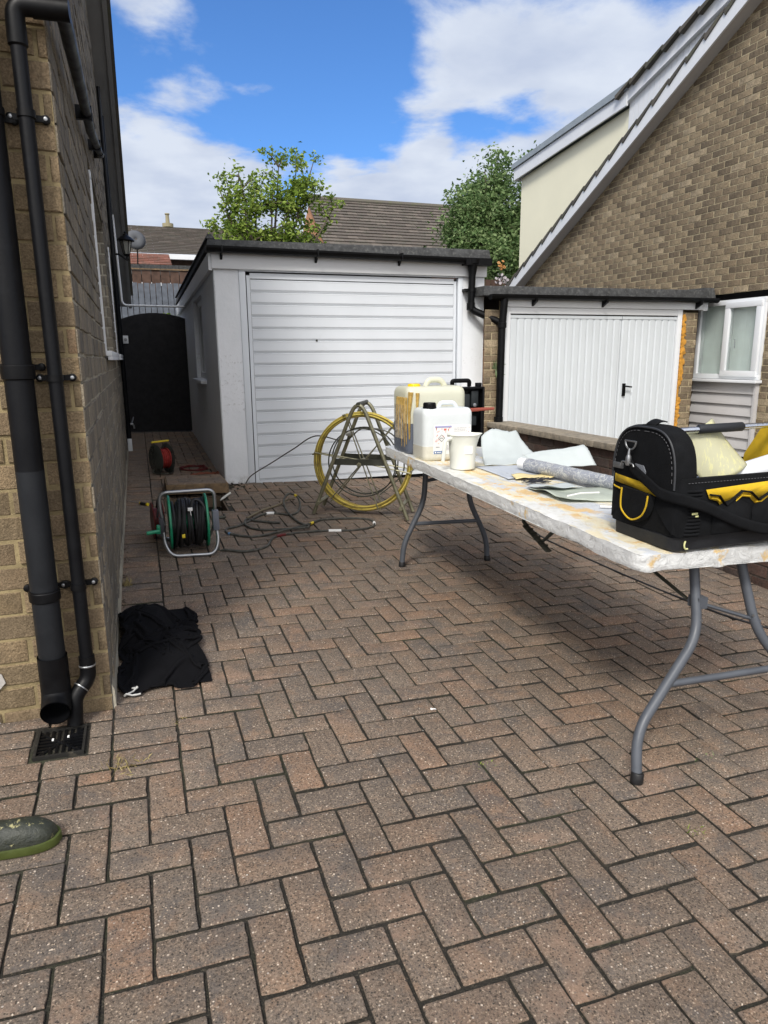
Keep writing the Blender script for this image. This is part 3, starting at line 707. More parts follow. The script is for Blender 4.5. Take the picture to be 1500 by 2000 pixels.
# ================================================================ ALLEY: gate and fences
def gate():
    Y = 9.7; t = thing('garden_gate', 'tall arched gate painted black closing the alley', 'gate', (-.3, Y, .27))
    mb = MB(); x0, x1 = -.72, .165; n = 9
    for i in range(n):
        a, b = x0+(x1-x0)*i/n, x0+(x1-x0)*(i+1)/n; c = (a+b)/2; top = lambda x: 1.99-.42*(x-(x0+x1)/2-.02)**2
        mb.hexa([(a,Y+.002*(i%2),gz(c,Y)+.02),(b,Y+.002*(i%2),gz(c,Y)+.02),(b,Y+.02,gz(c,Y)+.02),(a,Y+.02,gz(c,Y)+.02),(a,Y+.002*(i%2),top(a)),(b,Y+.002*(i%2),top(b)),(b,Y+.02,top(b)),(a,Y+.02,top(a))])
    mb.build('board', [GATE], t)
    mb = MB(); 
    for z in (.55, 1.15, 1.75): mb.box((x0,Y+.021,z),(x1,Y+.05,z+.1)); mb.cut()
    mb.each('rail', [GATE], t)
    mb = MB(); mb.box((-.715,Y-.02,1.56),(-.64,Y-.003,1.67)); la = mb.build('latch_plate', [UPVC], t, bevel=.003)
    mb = MB(); mb.lathe([(.022,0),(.022,.006),(.014,.008),(.014,.003)], (-.677,Y-.021,1.615), (0,-1,0), 18); mb.build('latch_ring', [METAL], la)
gate()
def fence(x0, x1, Y, z0, z1, M, label, w=.1, gap=.012, rails=True, cap=False, zfun=None):
    t = thing('board_fence', label, 'fence', ((x0+x1)/2, Y, z0)); mb = MB(); x = x0
    while x < x1:
        zt = z1+random.uniform(-.008,.008); mb.box((x,Y+random.uniform(0,.008),z0),(x+w-gap,Y+.02,zt)); x += w
    mb.build('boards', [M], t)
    if rails: mb = MB(); mb.box((x0,Y+.03,z0+.3),(x1,Y+.07,z0+.38)); mb.cut(); mb.box((x0,Y+.03,z1-.35),(x1,Y+.07,z1-.27)); mb.each('rail', [M], t)
    if cap: mb = MB(); mb.box((x0,Y-.02,z1+.01),(x1,Y+.05,z1+.035)); mb.build('capping', [TIMBER], t)
fence(-2.2, 1.3, 13.0, .3, 2.72, GREYFENCE, 'weathered grey board fence beyond the black gate', w=.105)
fence(-2.2, 1.3, 13.12, .3, 2.96, BROWNFENCE, 'brown board fence topping the grey fence behind', w=.17, cap=True)
fence(4.2, 9.5, 12.0, .2, 2.86, BROWNFENCE, 'brown board fence behind the gap between the garages', w=.12)

# ================================================================ OUR GARAGE
def ribbed_h(mb, x0, x1, Y, z0, z1, n, d=.008):      # horizontal panels of an up-and-over door, facing -Y
    h = (z1-z0)/n
    for i in range(n):
        a = z0+i*h; prof = [(Y, a+.000), (Y-d*.1, a+.004), (Y-d, a+.020), (Y-d, a+h-.020), (Y-d*1.15, a+h-.013), (Y-d*1.05, a+h-.006), (Y-.002, a+h-.004)]
        for (ya, za), (yb, zb) in zip(prof, prof[1:]): mb.face([(x0,ya,za),(x1,ya,za),(x1,yb,zb),(x0,yb,zb)])
        mb.face([(x0,Y+.004,a+h-.003),(x1,Y+.004,a+h-.003),(x1,Y+.004,a+h),(x0,Y+.004,a+h)])
def our_garage():
    Y, x0, x1, YB = 5.575, .165, 2.92, 10.95
    t = thing('garage', 'white flat-roofed garage with horizontally ribbed door at the end of the drive', 'garage', (1.54, Y, .1))
    zt = 2.13; dx0, dx1, dzt = .455, 2.62, 2.10
    mb = MB()
    def wallquad(P): mb.face(P)
    # rounded front corner, front piers and lintel, as displaced grids for a hand-rendered look
    def front(u, v, xa, xb, za, zb):
        x = xa+(xb-xa)*u; z = za+(zb-za)*v; return (x, Y+.006*noise.noise(Vector((x*3,0,z*2)))-.0, z)
    mb.grid(lambda u, v: front(u,v,x0+.01,dx0-.06,gz(x0,Y)-.1,zt), 6, 30)
    mb.grid(lambda u, v: front(u,v,dx1+.05,x1,gz(x1,Y)-.1,zt), 6, 30)
    mb.face([(dx0-.06,Y,gz(x0,Y)-.1),(dx0-.06,Y,zt),(dx0-.06,Y+.2,zt),(dx0-.06,Y+.2,gz(x0,Y)-.1)]); mb.face([(dx1+.05,Y,-.1),(dx1+.05,Y+.2,-.1),(dx1+.05,Y+.2,zt),(dx1+.05,Y,zt)])
    WH = (6.9, 8.1, 1.10, 2.02)
    def side(u, v, ya, yb, za, zb):
        y = ya+(yb-ya)*u; z = za+(zb-za)*v; return (x0-.004*noise.noise(Vector((0,y*2,z*2))), y, z)
    mb.grid(lambda u, v: side(u,v,Y+.01,WH[0],-.1,zt+.02), 8, 20); mb.grid(lambda u, v: side(u,v,WH[1],YB,-.1,zt+.02), 8, 20)
    mb.grid(lambda u, v: side(u,v,WH[0],WH[1],-.1,WH[2]), 4, 8); mb.grid(lambda u, v: side(u,v,WH[0],WH[1],WH[3],zt+.02), 4, 3)
    for a, b in (((WH[0],WH[2]),(WH[0],WH[3])),((WH[1],WH[3]),(WH[1],WH[2])),((WH[0],WH[3]),(WH[1],WH[3])),((WH[1],WH[2]),(WH[0],WH[2]))):
        mb.face([(x0,a[0],a[1]),(x0,b[0],b[1]),(x0+.12,b[0],b[1]),(x0+.12,a[0],a[1])])
    mb.face([(x0+.01,Y,-.1),(x0,Y+.01,-.1),(x0,Y+.01,zt),(x0+.01,Y,zt)])
    mb.face([(x1,Y,-.2),(x1,YB,-.2),(x1,YB,zt),(x1,Y,zt)]); mb.face([(x0,YB,-.2),(x1,YB,-.2),(x1,YB,zt),(x0,YB,zt)])
    mb.build('wall', [WHITEWALL], t)
    mb = MB(); y1 = Y-.012
    mb.box((dx0-.06,y1,gz(dx0,Y)+.005),(dx0,y1+.07,dzt+.02)); mb.box((dx1,y1,gz(dx1,Y)+.005),(dx1+.05,y1+.07,dzt+.02)); mb.box((dx0-.06,y1-.002,dzt+.022),(dx1+.05,y1+.07,dzt+.085))
    mb.build('door_frame', [DOORW], t, bevel=.004)
    mb = MB(); ribbed_h(mb, dx0+.045, dx1-.045, Y+.02, gz(1.5,Y)+.055, dzt-.045, 17)
    mb.box((dx0+.012,Y+.012,gz(1.5,Y)+.02),(dx0+.043,Y+.035,dzt-.012)); mb.box((dx1-.043,Y+.012,gz(1.5,Y)+.0),(dx1-.012,Y+.035,dzt-.012))
    mb.box((dx0+.043,Y+.010,dzt-.04),(dx1-.043,Y+.035,dzt+.01)); mb.box((dx0+.043,Y+.012,gz(1.5,Y)+.015),(dx1-.043,Y+.035,gz(1.5,Y)+.052))
    d = mb.build('door', [DOORW], t)
    mb = MB(); mb.lathe([(.010,0),(.010,.004),(.004,.005)], (1.12,Y+.008,1.50), (0,-1,0), 12); mb.build('lock', [DARKMETAL], d)
    mb = MB(); mb.box((dx0,Y+.04,-.1),(dx1,Y+.06,dzt)); mb.build('door_backing', [DARK], t)  # near-black sheet behind the whole door, seen through its gaps
    # fascia, gutter, felt roof
    mb = MB(); mb.box((x0-.012,Y-.035,2.135),(x1+.01,Y+.0,2.30)); mb.hexa([(x0-.04,Y-.02,2.12),(x0-.005,Y-.02,2.12),(x0-.005,YB,2.02),(x0-.04,YB,2.02),(x0-.04,Y-.02,2.27),(x0-.005,Y-.02,2.27),(x0-.005,YB,2.17),(x0-.04,YB,2.17)])
    mb.box((x0+.0,Y-.004,2.131),(x1,Y+.05,2.16)); mb.build('fascia', [UPVC], t, bevel=.003)
    mb = MB()
    def roofpt(u, v):
        return Vector((x0-.055+(x1-x0+.09)*u, Y-.075+(YB-Y+.1)*v, 2.405-.10*v))
    mb.hexa([(x0-.055,Y-.07,2.302),(x1+.035,Y-.07,2.312),(x1+.035,YB,2.20),(x0-.055,YB,2.19),(x0-.035,Y-.04,2.385),(x1+.03,Y-.04,2.40),(x1+.03,YB,2.30),(x0-.035,YB,2.28)])
    mb.hexa([(x0-.055,Y-.045,2.386),(x0+.03,Y-.045,2.386),(x0+.03,YB,2.30),(x0-.055,YB,2.30),(x0-.035,Y-.03,2.43),(x0+.0,Y-.03,2.43),(x0+.0,YB,2.34),(x0-.035,YB,2.34)])
    mb.build('roof', [FELT], t, bevel=.008)
    mb = MB(); prof = [(.055*math.cos(a), .055*math.sin(a)) for a in [math.pi+i*math.pi/10 for i in range(11)]]
    def gut(xa, xb, za, zb, yo):
        for i in range(10):
            (a0,b0),(a1,b1) = prof[i], prof[i+1]
            for k, m_ in ((1,1),(.9,-1)):
                q = [(xa,yo+a0*k,za+b0*k),(xb,yo+a0*k,zb+b0*k),(xb,yo+a1*k,zb+b1*k),(xa,yo+a1*k,za+b1*k)]; mb.face(q if m_ > 0 else q[::-1])
        for X, z in ((xa,za),(xb,zb)): mb.face([(X,yo+a*1.05,z+b*1.05) for a, b in prof])
    gut(x0-.06, x1+.0, 2.318, 2.298, Y-.094); g = mb.build('gutter', [BLACKP], t)
    mb = MB()
    for X in (.24, 1.12, 1.96): mb.box((X-.007,Y-.153,2.255),(X+.007,Y-.036,2.322)); mb.prism([(X-.012,Y-.037,2.21),(X-.012,Y-.037,2.26),(X-.012,Y-.09,2.25)], (.024,0,0)); mb.cut()
    mb.each('gutter_bracket', [BLACKP], t, bevel=.004)
    mb = MB(); mb.lathe([(.075,2.29),(.07,2.25),(.052,2.235),(.04,2.17),(.036,2.14)], (2.735,Y-.094,0), n=22)
    mb.box((2.64,Y-.15,2.235),(2.93,Y-.04,2.30)); 
    mb.tube(fillet([(2.735,Y-.094,2.18),(2.735,Y-.07,1.81),(3.03,Y-.20,1.665),(3.03,Y-.20,1.6)], .05, 6), .036, 20)
    mb.lathe([(.038,1.80),(.043,1.805),(.043,1.87),(.038,1.875)], (2.735,Y-.070,0), n=20); mb.box((2.66,Y-.09,1.985),(2.735,Y-.0,2.01)); mb.lathe([(.038,1.98),(.042,1.98),(.042,2.012),(.038,2.012)], (2.735,Y-.083,0), n=20)
    mb.build('downpipe', [BLACKP], t)
    mb = MB(); a, b, c, d_ = WH; X = x0+.05
    mb.box((X,a,c),(X+.05,a+.07,d_)); mb.box((X,b-.07,c),(X+.05,b,d_)); mb.box((X,a,d_-.07),(X+.05,b,d_)); mb.box((X,a,c),(X+.05,b,c+.07)); mb.box((X,(a+b)/2-.035,c),(X+.055,(a+b)/2+.035,d_))
    w = mb.build('window', [UPVC], t); mb = MB(); mb.box((X+.02,a+.07,c+.07),(X+.03,b-.07,d_-.07)); mb.build('pane', [GLASS], w)
    mb = MB(); mb.box((x0-.06,a-.04,c-.04),(x0+.05,b+.04,c-.002)); mb.build('sill', [WHITEWALL], w, bevel=.005)
our_garage()

# ================================================================ NEIGHBOUR'S GARAGE
def n_garage():
    Y = 5.40; YB = 10.3
    t = thing('garage', 'lower white garage with vertically ribbed doors behind the boundary wall', 'garage', (4.2, Y, 0))
    mb = MB()
    bricks((0,Y,0), (1,0,0), (0,0,1), 2.845, 3.07, -.3, 1.80, mb=mb, mi=(0,1)); bricks((0,Y,0), (1,0,0), (0,0,1), 5.335, 5.56, -.3, 1.80, mb=mb, mi=(0,1))
    bricks((5.56,0,0), (0,1,0), (0,0,1), Y, YB, -.3, 1.8, mb=mb, mi=(0,1))
    mb.face([(3.07,Y+.12,-.3),(5.335,Y+.12,-.3),(5.335,Y+.12,1.9),(3.07,Y+.12,1.9)], 1)
    mb.build('wall', [BR_GABLE, MO_GABLE], t)
    mb = MB(); mb.box((3.07,Y-.015,-.1),(3.135,Y+.06,1.83)); mb.box((5.275,Y-.015,-.1),(5.335,Y+.06,1.83)); mb.box((3.135,Y-.013,1.765),(5.275,Y+.06,1.83)); mb.build('door_frame', [UPVC], t, bevel=.003)
    def ribs(xa, xb, nr, name):
        mb = MB(); z0, z1 = -.02, 1.752; w = (xb-xa-.02)/nr; mb.box((xa,Y+.012,z0),(xb,Y+.03,z1))
        for i in range(nr):
            a = xa+.01+i*w; pr = [(a,Y+.011),(a+.010,Y+.002),(a+w-.024,Y+.002),(a+w-.014,Y+.011)]
            for (p, q), (r_, s_) in zip(pr, pr[1:]): mb.face([(p,q,z0+.03),(r_,s_,z0+.03),(r_,s_,z1-.035),(p,q,z1-.035)])
            mb.face([(a,Y+.011,z1-.035),(a+.010,Y+.002,z1-.035),(a+w-.024,Y+.002,z1-.035),(a+w-.014,Y+.011,z1-.035)])
        mb.box((xa,Y+.0,z1-.03),(xb,Y+.011,z1))
        return mb.build(name, [DOORW2], t)
    ribs(3.142, 4.527, 16, 'door'); d = ribs(4.535, 5.268, 8, 'wicket_door')
    mb = MB(); mb.box((4.583,Y-.014,.885),(4.622,Y-.001,1.025)); mb.tube([(4.602,Y-.014,.995),(4.602,Y-.045,.995)], .009, 10); mb.tube([(4.602,Y-.045,.995),(4.68,Y-.045,.985)], .009, 10); mb.build('handle', [BLACKP], d, bevel=.002)
    mb = MB(); mb.box((3.138,Y+.035,-.1),(5.272,Y+.045,1.76)); mb.build('door_backing', [DARK], t)  # near-black sheet behind both door leaves, showing in their gaps
    mb = MB(); mb.box((3.07,Y-.03,1.832),(5.60,Y+.02,1.93)); mb.box((5.60,Y-.032,1.822),(5.67,Y+.02,1.935)); mb.build('fascia', [UPVC], t, bevel=.003)
    mb = MB(); mb.hexa([(2.80,Y-.06,1.935),(5.74,Y-.06,1.945),(5.74,YB,2.03),(2.93,YB,2.03),(2.81,Y-.04,2.03),(5.735,Y-.04,2.05),(5.735,YB,2.12),(2.94,YB,2.12)])
    mb.hexa([(5.60,Y-.065,1.93),(5.75,Y-.065,1.93),(5.75,Y+.3,1.95),(5.60,Y+.3,1.95),(5.60,Y-.03,2.075),(5.74,Y-.03,2.075),(5.74,Y+.3,2.08),(5.60,Y+.3,2.08)]); mb.build('roof', [FELT], t, bevel=.008)
    mb = MB(); prof = [(.05*math.cos(a), .05*math.sin(a)) for a in [math.pi+i*math.pi/8 for i in range(9)]]
    yo = Y-.085
    for i in range(8):
        (a0,b0),(a1,b1) = prof[i], prof[i+1]; mb.face([(2.86,yo+a0,1.945+b0),(5.74,yo+a0,1.955+b0),(5.74,yo+a1,1.955+b1),(2.86,yo+a1,1.945+b1)])
        mb.face([(2.86,yo+a1*.9,1.945+b1*.9),(5.74,yo+a1*.9,1.955+b1*.9),(5.74,yo+a0*.9,1.955+b0*.9),(2.86,yo+a0*.9,1.945+b0*.9)])
    for X, z in ((2.86,1.945),(5.74,1.955)): mb.face([(X,yo+a*1.08,z+b*1.08) for a, b in prof])
    mb.build('gutter', [BLACKP], t)
    mb = MB()
    for X in (3.38, 4.24, 5.50): mb.prism([(X-.012,Y-.03,1.84),(X-.012,Y-.03,1.91),(X-.012,Y-.12,1.92),(X-.012,Y-.12,1.885)], (.024,0,0)); mb.cut()
    mb.each('gutter_bracket', [BLACKP], t)
    mb = MB(); mb.tube([(3.025,Y-.08,1.92),(3.012,Y-.06,1.6),(3.0,Y-.06,-.1)], .038, 20); mb.lathe([(.04,0),(.046,.002),(.046,.05),(.04,.052)], (3.01,Y-.065,1.62), n=20); mb.lathe([(.04,0),(.048,.002),(.048,.05),(.04,.052)], (3.0,Y-.06,.66), n=20)
    mb.build('downpipe', [BLACKP], t)
    mb = MB()
    z = .12
    while z < 1.75:   # squeezed-out foam down the right jamb
        h = random.uniform(.03,.07); w = random.uniform(.035,.075) if not .86 < z < 1.0 else .02
        q = [(5.337+w*.5*(1+math.cos(a)*1.0)*random.uniform(.7,1.2), 0, z+h*.7*math.sin(a)) for a in [i*math.pi/4 for i in range(8)]]
        mb.prism([(p[0],Y-.02-random.uniform(0,.01),p[2]) for p in q], (0,.03,0)); z += h*.8
    mb.build('foam', [FOAM], t, bevel=.006)
n_garage()
def wallflower():
    mb = MB(); c = Vector((2.965, 5.37, 1.20))
    for k in range(16):
        a = random.uniform(0, 2*math.pi); l = random.uniform(.06,.13); d = Vector((math.cos(a), -.4, math.sin(a)*.9+.15)).normalized(); s_ = d.cross(Vector((0,1,0))).normalized()*.010
        mb.face([c, c+d*l*.5+s_, c+d*l, c+d*l*.5-s_])
    tag(mb.build('weed', [WEED], smooth=False), 'small green weed growing from brickwork beside the neighbour downpipe', 'weed')
wallflower()

# ================================================================ NEIGHBOUR'S HOUSE
def tiles(mb, o, u, s_, wu, ls, tw=.30, th=.26, rise=.022, mi=0, gap=.006):   # courses of interlocking tiles, o = eaves corner
    o, u, s_ = Vector(o), Vector(u).normalized(), Vector(s_).normalized(); n = u.cross(s_)
    rows = int(ls/th); cols = int(wu/tw)+1
    for r_ in range(rows+1):
        off = tw/2 if r_ % 2 else 0
        for c in range(-1, cols):
            a0, a1 = max(0, c*tw+off), min(wu, (c+1)*tw+off-gap)
            if a1-a0 < .02: continue
            b0, b1 = r_*th, min(ls+.05, (r_+1)*th+.03); j = random.uniform(-.003,.004)
            P = lambda a, b, h: o+u*a+s_*b+n*h
            mb.hexa([P(a0,b0,-.0),P(a1,b0,-.0),P(a1,b1,-.02),P(a0,b1,-.02),P(a0,b0,rise+j),P(a1,b0,rise+j),P(a1,b1,.002),P(a0,b1,.002)], mi)
def n_house():
    X = 5.80; t = thing('brick_house', 'brown brick gabled house at right with white bargeboard', 'house', (7.5, 6, 0))
    SL = .517; A = (9.9, 2.44)            # verge underside passes Y=9.9, z=2.44 and rises towards the camera
    RY = 2.2; zv = lambda Y: A[1]+SL*(A[0]-Y)
    RZ = zv(RY)
    mb = MB()
    # bricks in (-Y, z) coordinates, below the rising verge
    bricks((X,0,0), (0,-1,0), (0,0,1), -9.9, 2.2, -.4, RZ, L=.198, H=.0715, mb=mb, mi=(0,1), holes=[(-5.62,-4.66,.0,1.95)],
           hps=[(-SL, 1, RZ+SL*RY-.0), (SL, 1, RZ-SL*RY+0.0)], depth=.004, edge=.003)
    mb.build('wall', [BR_GABLE, MO_GABLE], t)
    mb = MB(); mb.face([(X+.1,-2,-.5),(X+.1,9.8,-.5),(X+.1,9.8,2.3),(X+.1,RY,6.5),(X+.1,-2,4)]); mb.build('backing', [DARK], t)
    def verge(m, x0, x1, lo, hi, ya=9.98, yb=RY):
        m.hexa([(x0,ya,zv(ya)+lo),(x1,ya,zv(ya)+lo),(x1,yb,zv(yb)+lo),(x0,yb,zv(yb)+lo),(x0,ya,zv(ya)+hi),(x1,ya,zv(ya)+hi),(x1,yb,zv(yb)+hi),(x0,yb,zv(yb)+hi)])
    m1, m2, m3 = MB(), MB(), MB()
    verge(m1, X-.16, X+.02, -.035, -.015); verge(m2, X-.185, X-.16, -.045, .135)
    m1.build('soffit', [SIDING], t); m2.build('bargeboard', [UPVC], t)
    Ls = (9.98-RY)*math.sqrt(1+SL*SL)
    tiles(m3, (X-.20, 9.98, zv(9.98)+.142), (1,0,0), (0,-1,SL), .75, Ls, tw=.30, th=.30, rise=.055)
    m3.build('roof', [TILEDARK], t)
    # cream dormer cheek set back, with white fascia and grey capping
    Xd = X+.12; mb = MB(); yb = 10.13; zt = lambda Y: 4.30+(10.13-Y)*.09
    mb.prism([(Xd,yb,2.3),(Xd,yb,zt(yb)),(Xd,7.30,zt(7.30)),(Xd,7.30,3.6)], (3.5,0,0)); mb.build('dormer_wall', [CREAM], t)
    mb = MB(); mb.hexa([(Xd-.10,yb+.10,zt(yb)-.02),(Xd-.07,yb+.10,zt(yb)-.02),(Xd-.07,7.28,zt(7.28)+.0),(Xd-.10,7.28,zt(7.28)+.0),(Xd-.10,yb+.10,zt(yb)+.16),(Xd-.07,yb+.10,zt(yb)+.16),(Xd-.07,7.28,zt(7.28)+.175),(Xd-.10,7.28,zt(7.28)+.175)])
    mb.box((Xd-.07,yb+.07,zt(yb)-.02),(Xd+3.4,yb+.10,zt(yb)+.16)); mb.build('dormer_fascia', [UPVC], t)
    mb = MB(); mb.hexa([(Xd-.13,yb+.14,zt(yb)+.162),(Xd+3.4,yb+.14,zt(yb)+.162),(Xd+3.4,7.26,zt(7.26)+.178),(Xd-.13,7.26,zt(7.26)+.178),(Xd-.13,yb+.14,zt(yb)+.24),(Xd+3.4,yb+.14,zt(yb)+.24),(Xd+3.4,7.26,zt(7.26)+.27),(Xd-.13,7.26,zt(7.26)+.27)]); mb.build('dormer_capping', [LEAD], t)
    # white boarded cheek above it and its mossy tiled verge
    Y0, z0 = 7.30, 4.74; s2 = .30
    mb = MB(); ztop = lambda Y: z0+(Y0-Y)*s2; Y = Y0
    while Y > 3.2:
        Y2 = Y-.095; mb.prism([(Xd-.03,Y,3.5),(Xd-.03,Y,ztop(Y)),(Xd-.03,Y2+.006,ztop(Y2)),(Xd-.03,Y2+.006,3.5)], (.03,0,0)); Y = Y2
    mb.build('cladding', [UPVC], t)
    mb = MB(); mb.hexa([(Xd-.09,Y0+.02,ztop(Y0)-.15),(Xd-.032,Y0+.02,ztop(Y0)-.15),(Xd-.032,3.2,ztop(3.2)-.15),(Xd-.09,3.2,ztop(3.2)-.15),(Xd-.09,Y0+.02,ztop(Y0)+.02),(Xd-.032,Y0+.02,ztop(Y0)+.02),(Xd-.032,3.2,ztop(3.2)+.02),(Xd-.09,3.2,ztop(3.2)+.02)])
    mb.build('upper_fascia', [UPVC], t)
    mb = MB(); tiles(mb, (Xd-.16, Y0+.16, ztop(Y0)-.02), (1,0,0), (0,-1,s2), 3.4, 4.4, tw=.30, th=.30, rise=.05); mb.build('upper_roof', [TILEDARK], t)
    # window: fixed light on the left, opening casement on the right
    ya, yb, z0, z1 = 5.62, 4.665, 1.06, 1.93; xf = X-.01
    mb = MB()
    mb.box((xf-.02,yb,z1-.055),(xf+.06,ya,z1)); mb.box((xf-.02,yb,z0),(xf+.06,ya,z0+.055)); mb.box((xf-.02,yb,z0+.055),(xf+.06,yb+.045,z1-.055)); mb.box((xf-.02,ya-.045,z0+.055),(xf+.06,ya,z1-.055)); mb.box((xf-.02,5.16,z0+.055),(xf+.06,5.205,z1-.055))
    w = mb.build('window', [UPVC], t, bevel=.004)
    mb = MB(); c0, c1 = 4.69, 5.19
    mb.box((xf-.045,c0,z1-.095),(xf-.0,c1,z1-.03)); mb.box((xf-.045,c0,z0+.03),(xf-.0,c1,z0+.095)); mb.box((xf-.045,c0,z0+.095),(xf-.0,c0+.07,z1-.095)); mb.box((xf-.045,c1-.07,z0+.095),(xf-.0,c1,z1-.095))
    mb.build('casement', [UPVC], w, bevel=.006)
    mb = MB(); mb.box((xf+.01,5.205,z0+.055),(xf+.016,ya-.045,z1-.055)); mb.cut(); mb.box((xf-.02,c0+.06,z0+.095),(xf-.014,c1-.06,z1-.095))
    mb.each('pane', [mat('clear_glass', (.9,.95,.93), rough=.02, Transmission_Weight=.9, IOR=1.1)], w)
    mb = MB(); mb.tube([(xf+.02,c1-.09,1.50),(xf+.03,c1-.11,1.50),(xf+.03,c1-.115,1.40)], .007, 8); mb.build('handle', [METAL], w)
    mb = MB(); Y = ya-.02; k = 0
    while Y > yb+.10:
        Y2 = Y-(.072 if k % 2 == 0 else .014); xa, xb = (xf+.075, xf+.087) if k % 2 == 0 else (xf+.087, xf+.075)
        mb.face([(xa,Y,z0),(xb,Y2,z0),(xb,Y2,z1),(xa,Y,z1)]); Y = Y2; k += 1
    mb.build('blind', [BLIND], w, smooth=False)
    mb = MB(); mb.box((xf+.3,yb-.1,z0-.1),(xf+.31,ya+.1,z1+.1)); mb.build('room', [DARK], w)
    mb = MB(); mb.box((xf-.09,yb-.03,z0-.035),(xf+.02,ya+.02,z0-.004)); mb.build('sill', [UPVC], w, bevel=.005)
    mb = MB(); z = z0-.04; 
    while z > -.3:
        zl = z-.118; mb.prism([(xf-.004,yb+.03,z),(xf-.03,yb+.03,zl+.012),(xf-.03,yb+.03,zl+.002),(xf-.004,yb+.03,zl)], (0,ya-yb-.03,0)); z = zl-.004
    mb.box((xf-.04,yb,-.3),(xf+.02,yb+.028,z0-.04)); mb.box((xf+.0,yb+.03,-.3),(xf+.02,ya,z0-.04)); mb.build('panel', [SIDING], t)
n_house()
def boundary_wall():
    t = thing('boundary_wall', 'low dark brick wall with stone coping right of the table', 'wall', (3.0, 2, 0)); mb = MB()
    X = 2.935
    bricks((X,0,.002), (0,-1,0), (0,0,1), -5.40, 2.5, -.25, .61, mb=mb, mi=(0,1)); mb.box((X+.005,-2.5,-.3),(X+.2,5.38,.60), 1)
    mb.build('wall', [BR_DARK, MO_DARK], t)
    mb = MB(); y = 5.39
    while y > -2.5:
        L = .62; j = random.uniform(-.004,.004); mb.box((X-.045+j,y-L+.008,.605),(X+.25+j,y,.658+random.uniform(-.003,.003))); y -= L
    mb.build('coping', [STONE], t, bevel=.007)
boundary_wall()

# ================================================================ BACKGROUND HOUSES
def bungalow_right():
    t = thing('bungalow', 'bungalow with brown tiled roof and orange brick gable between the two trees', 'bungalow', (8, 20, .4))
    xv, xe, YE, ZE, YR, ZR = 5.05, 14.5, 18.2, 3.35, 22.0, 6.28
    s_ = Vector((0, YR-YE, ZR-ZE)); mb = MB(); tiles(mb, (xv-.1, YE, ZE), (1,0,0), s_, xe-xv, s_.length, tw=.33, th=.185, rise=.04); mb.build('roof', [TILE], t)
    mb = MB(); mb.prism([(xv,YE+.2,.2),(xv,YE+.2,ZE),(xv,YR,ZR-.1),(xv,2*YR-YE,ZE),(xv,2*YR-YE,.2)], (xe-xv-.3,0,0)); mb.build('wall', [ORANGE], t)
    mb = MB(); mb.tube([(xv-.12,YR,ZR+.02),(xe,YR,ZR+.02)], .09, 8); mb.box((xv-.05,YR-.12,ZR+.06),(xv+.35,YR+.05,ZR+.13)); mb.build('ridge', [TILEDARK], t)
bungalow_right()
def bungalow_left():
    t = thing('bungalow', 'long low brown roofed bungalow beyond the fences at left', 'bungalow', (0, 20, .4))
    x0, x1, YE, ZE, YR, ZR = -5.5, 5.0, 18.4, 3.98, 21.4, 5.12
    s_ = Vector((0, YR-YE, ZR-ZE)); mb = MB(); tiles(mb, (x0, YE, ZE), (1,0,0), s_, x1-x0, s_.length, tw=.33, th=.17, rise=.035); mb.build('roof', [TILE], t)
    mb = MB(); mb.box((x0,YE+.3,.2),(x1,YR+3,ZE-.1)); mb.build('wall', [BROWNFENCE], t)
    mb = MB(); mb.box((x0,YE-.10,ZE-.14),(x1,YE-.02,ZE-.02)); mb.build('gutter', [UPVC], t)
    mb = MB(); mb.lathe([(.16,0),(.16,.10),(.06,.11),(.05,.34),(.07,.35),(.07,.38)], (.64,21.4,ZR), n=12); mb.build('flue', [pm('buff_clay', (.27,.24,.15), rough=.8)], t)
    t = thing('extension', 'flat roofed extension with a strip of red tiles beyond the fences', 'extension', (0, 17, .4))
    Y = 16.6; s2 = Vector((0,1.0,.36)); mb = MB(); tiles(mb, (-3.2, Y+.15, 3.50), (1,0,0), s2, 3.62, s2.length, tw=.24, th=.17, rise=.03); mb.build('roof', [TILERED], t)
    mb = MB(); mb.box((-3.2,Y-.05,3.26),(1.4,Y+1.6,3.48)); mb.build('parapet', [FELT], t)
    mb = MB(); mb.box((-3.2,Y+.1,.2),(1.4,Y+1.6,3.25)); mb.build('wall', [DARK], t)
    mb = MB(); mb.box((-3.2,Y-.0,3.02),(.42,Y+.09,3.09)); mb.box((.04,Y+.0,2.6),(.10,Y+.08,3.0)); mb.build('window_frame', [UPVC], t)
    mb = MB(); mb.lathe([(.02,.05),(.14,.03),(.21,0)], (-.36,15.6,3.86), (.2,-1,.25), 20, cap=False); d = mb.build('dish', [pm('grey_dish', (.085,.09,.10), rough=.8)], None, solid=.01); tag(d, 'grey satellite dish seen behind the lantern', 'satellite dish')
    mb = MB(); mb.tube([(-.34,15.64,3.86),(-.34,15.8,3.6),(-.34,16.7,3.5)], .015, 6); mb.build('dish_arm', [DARKMETAL], d)
bungalow_left()

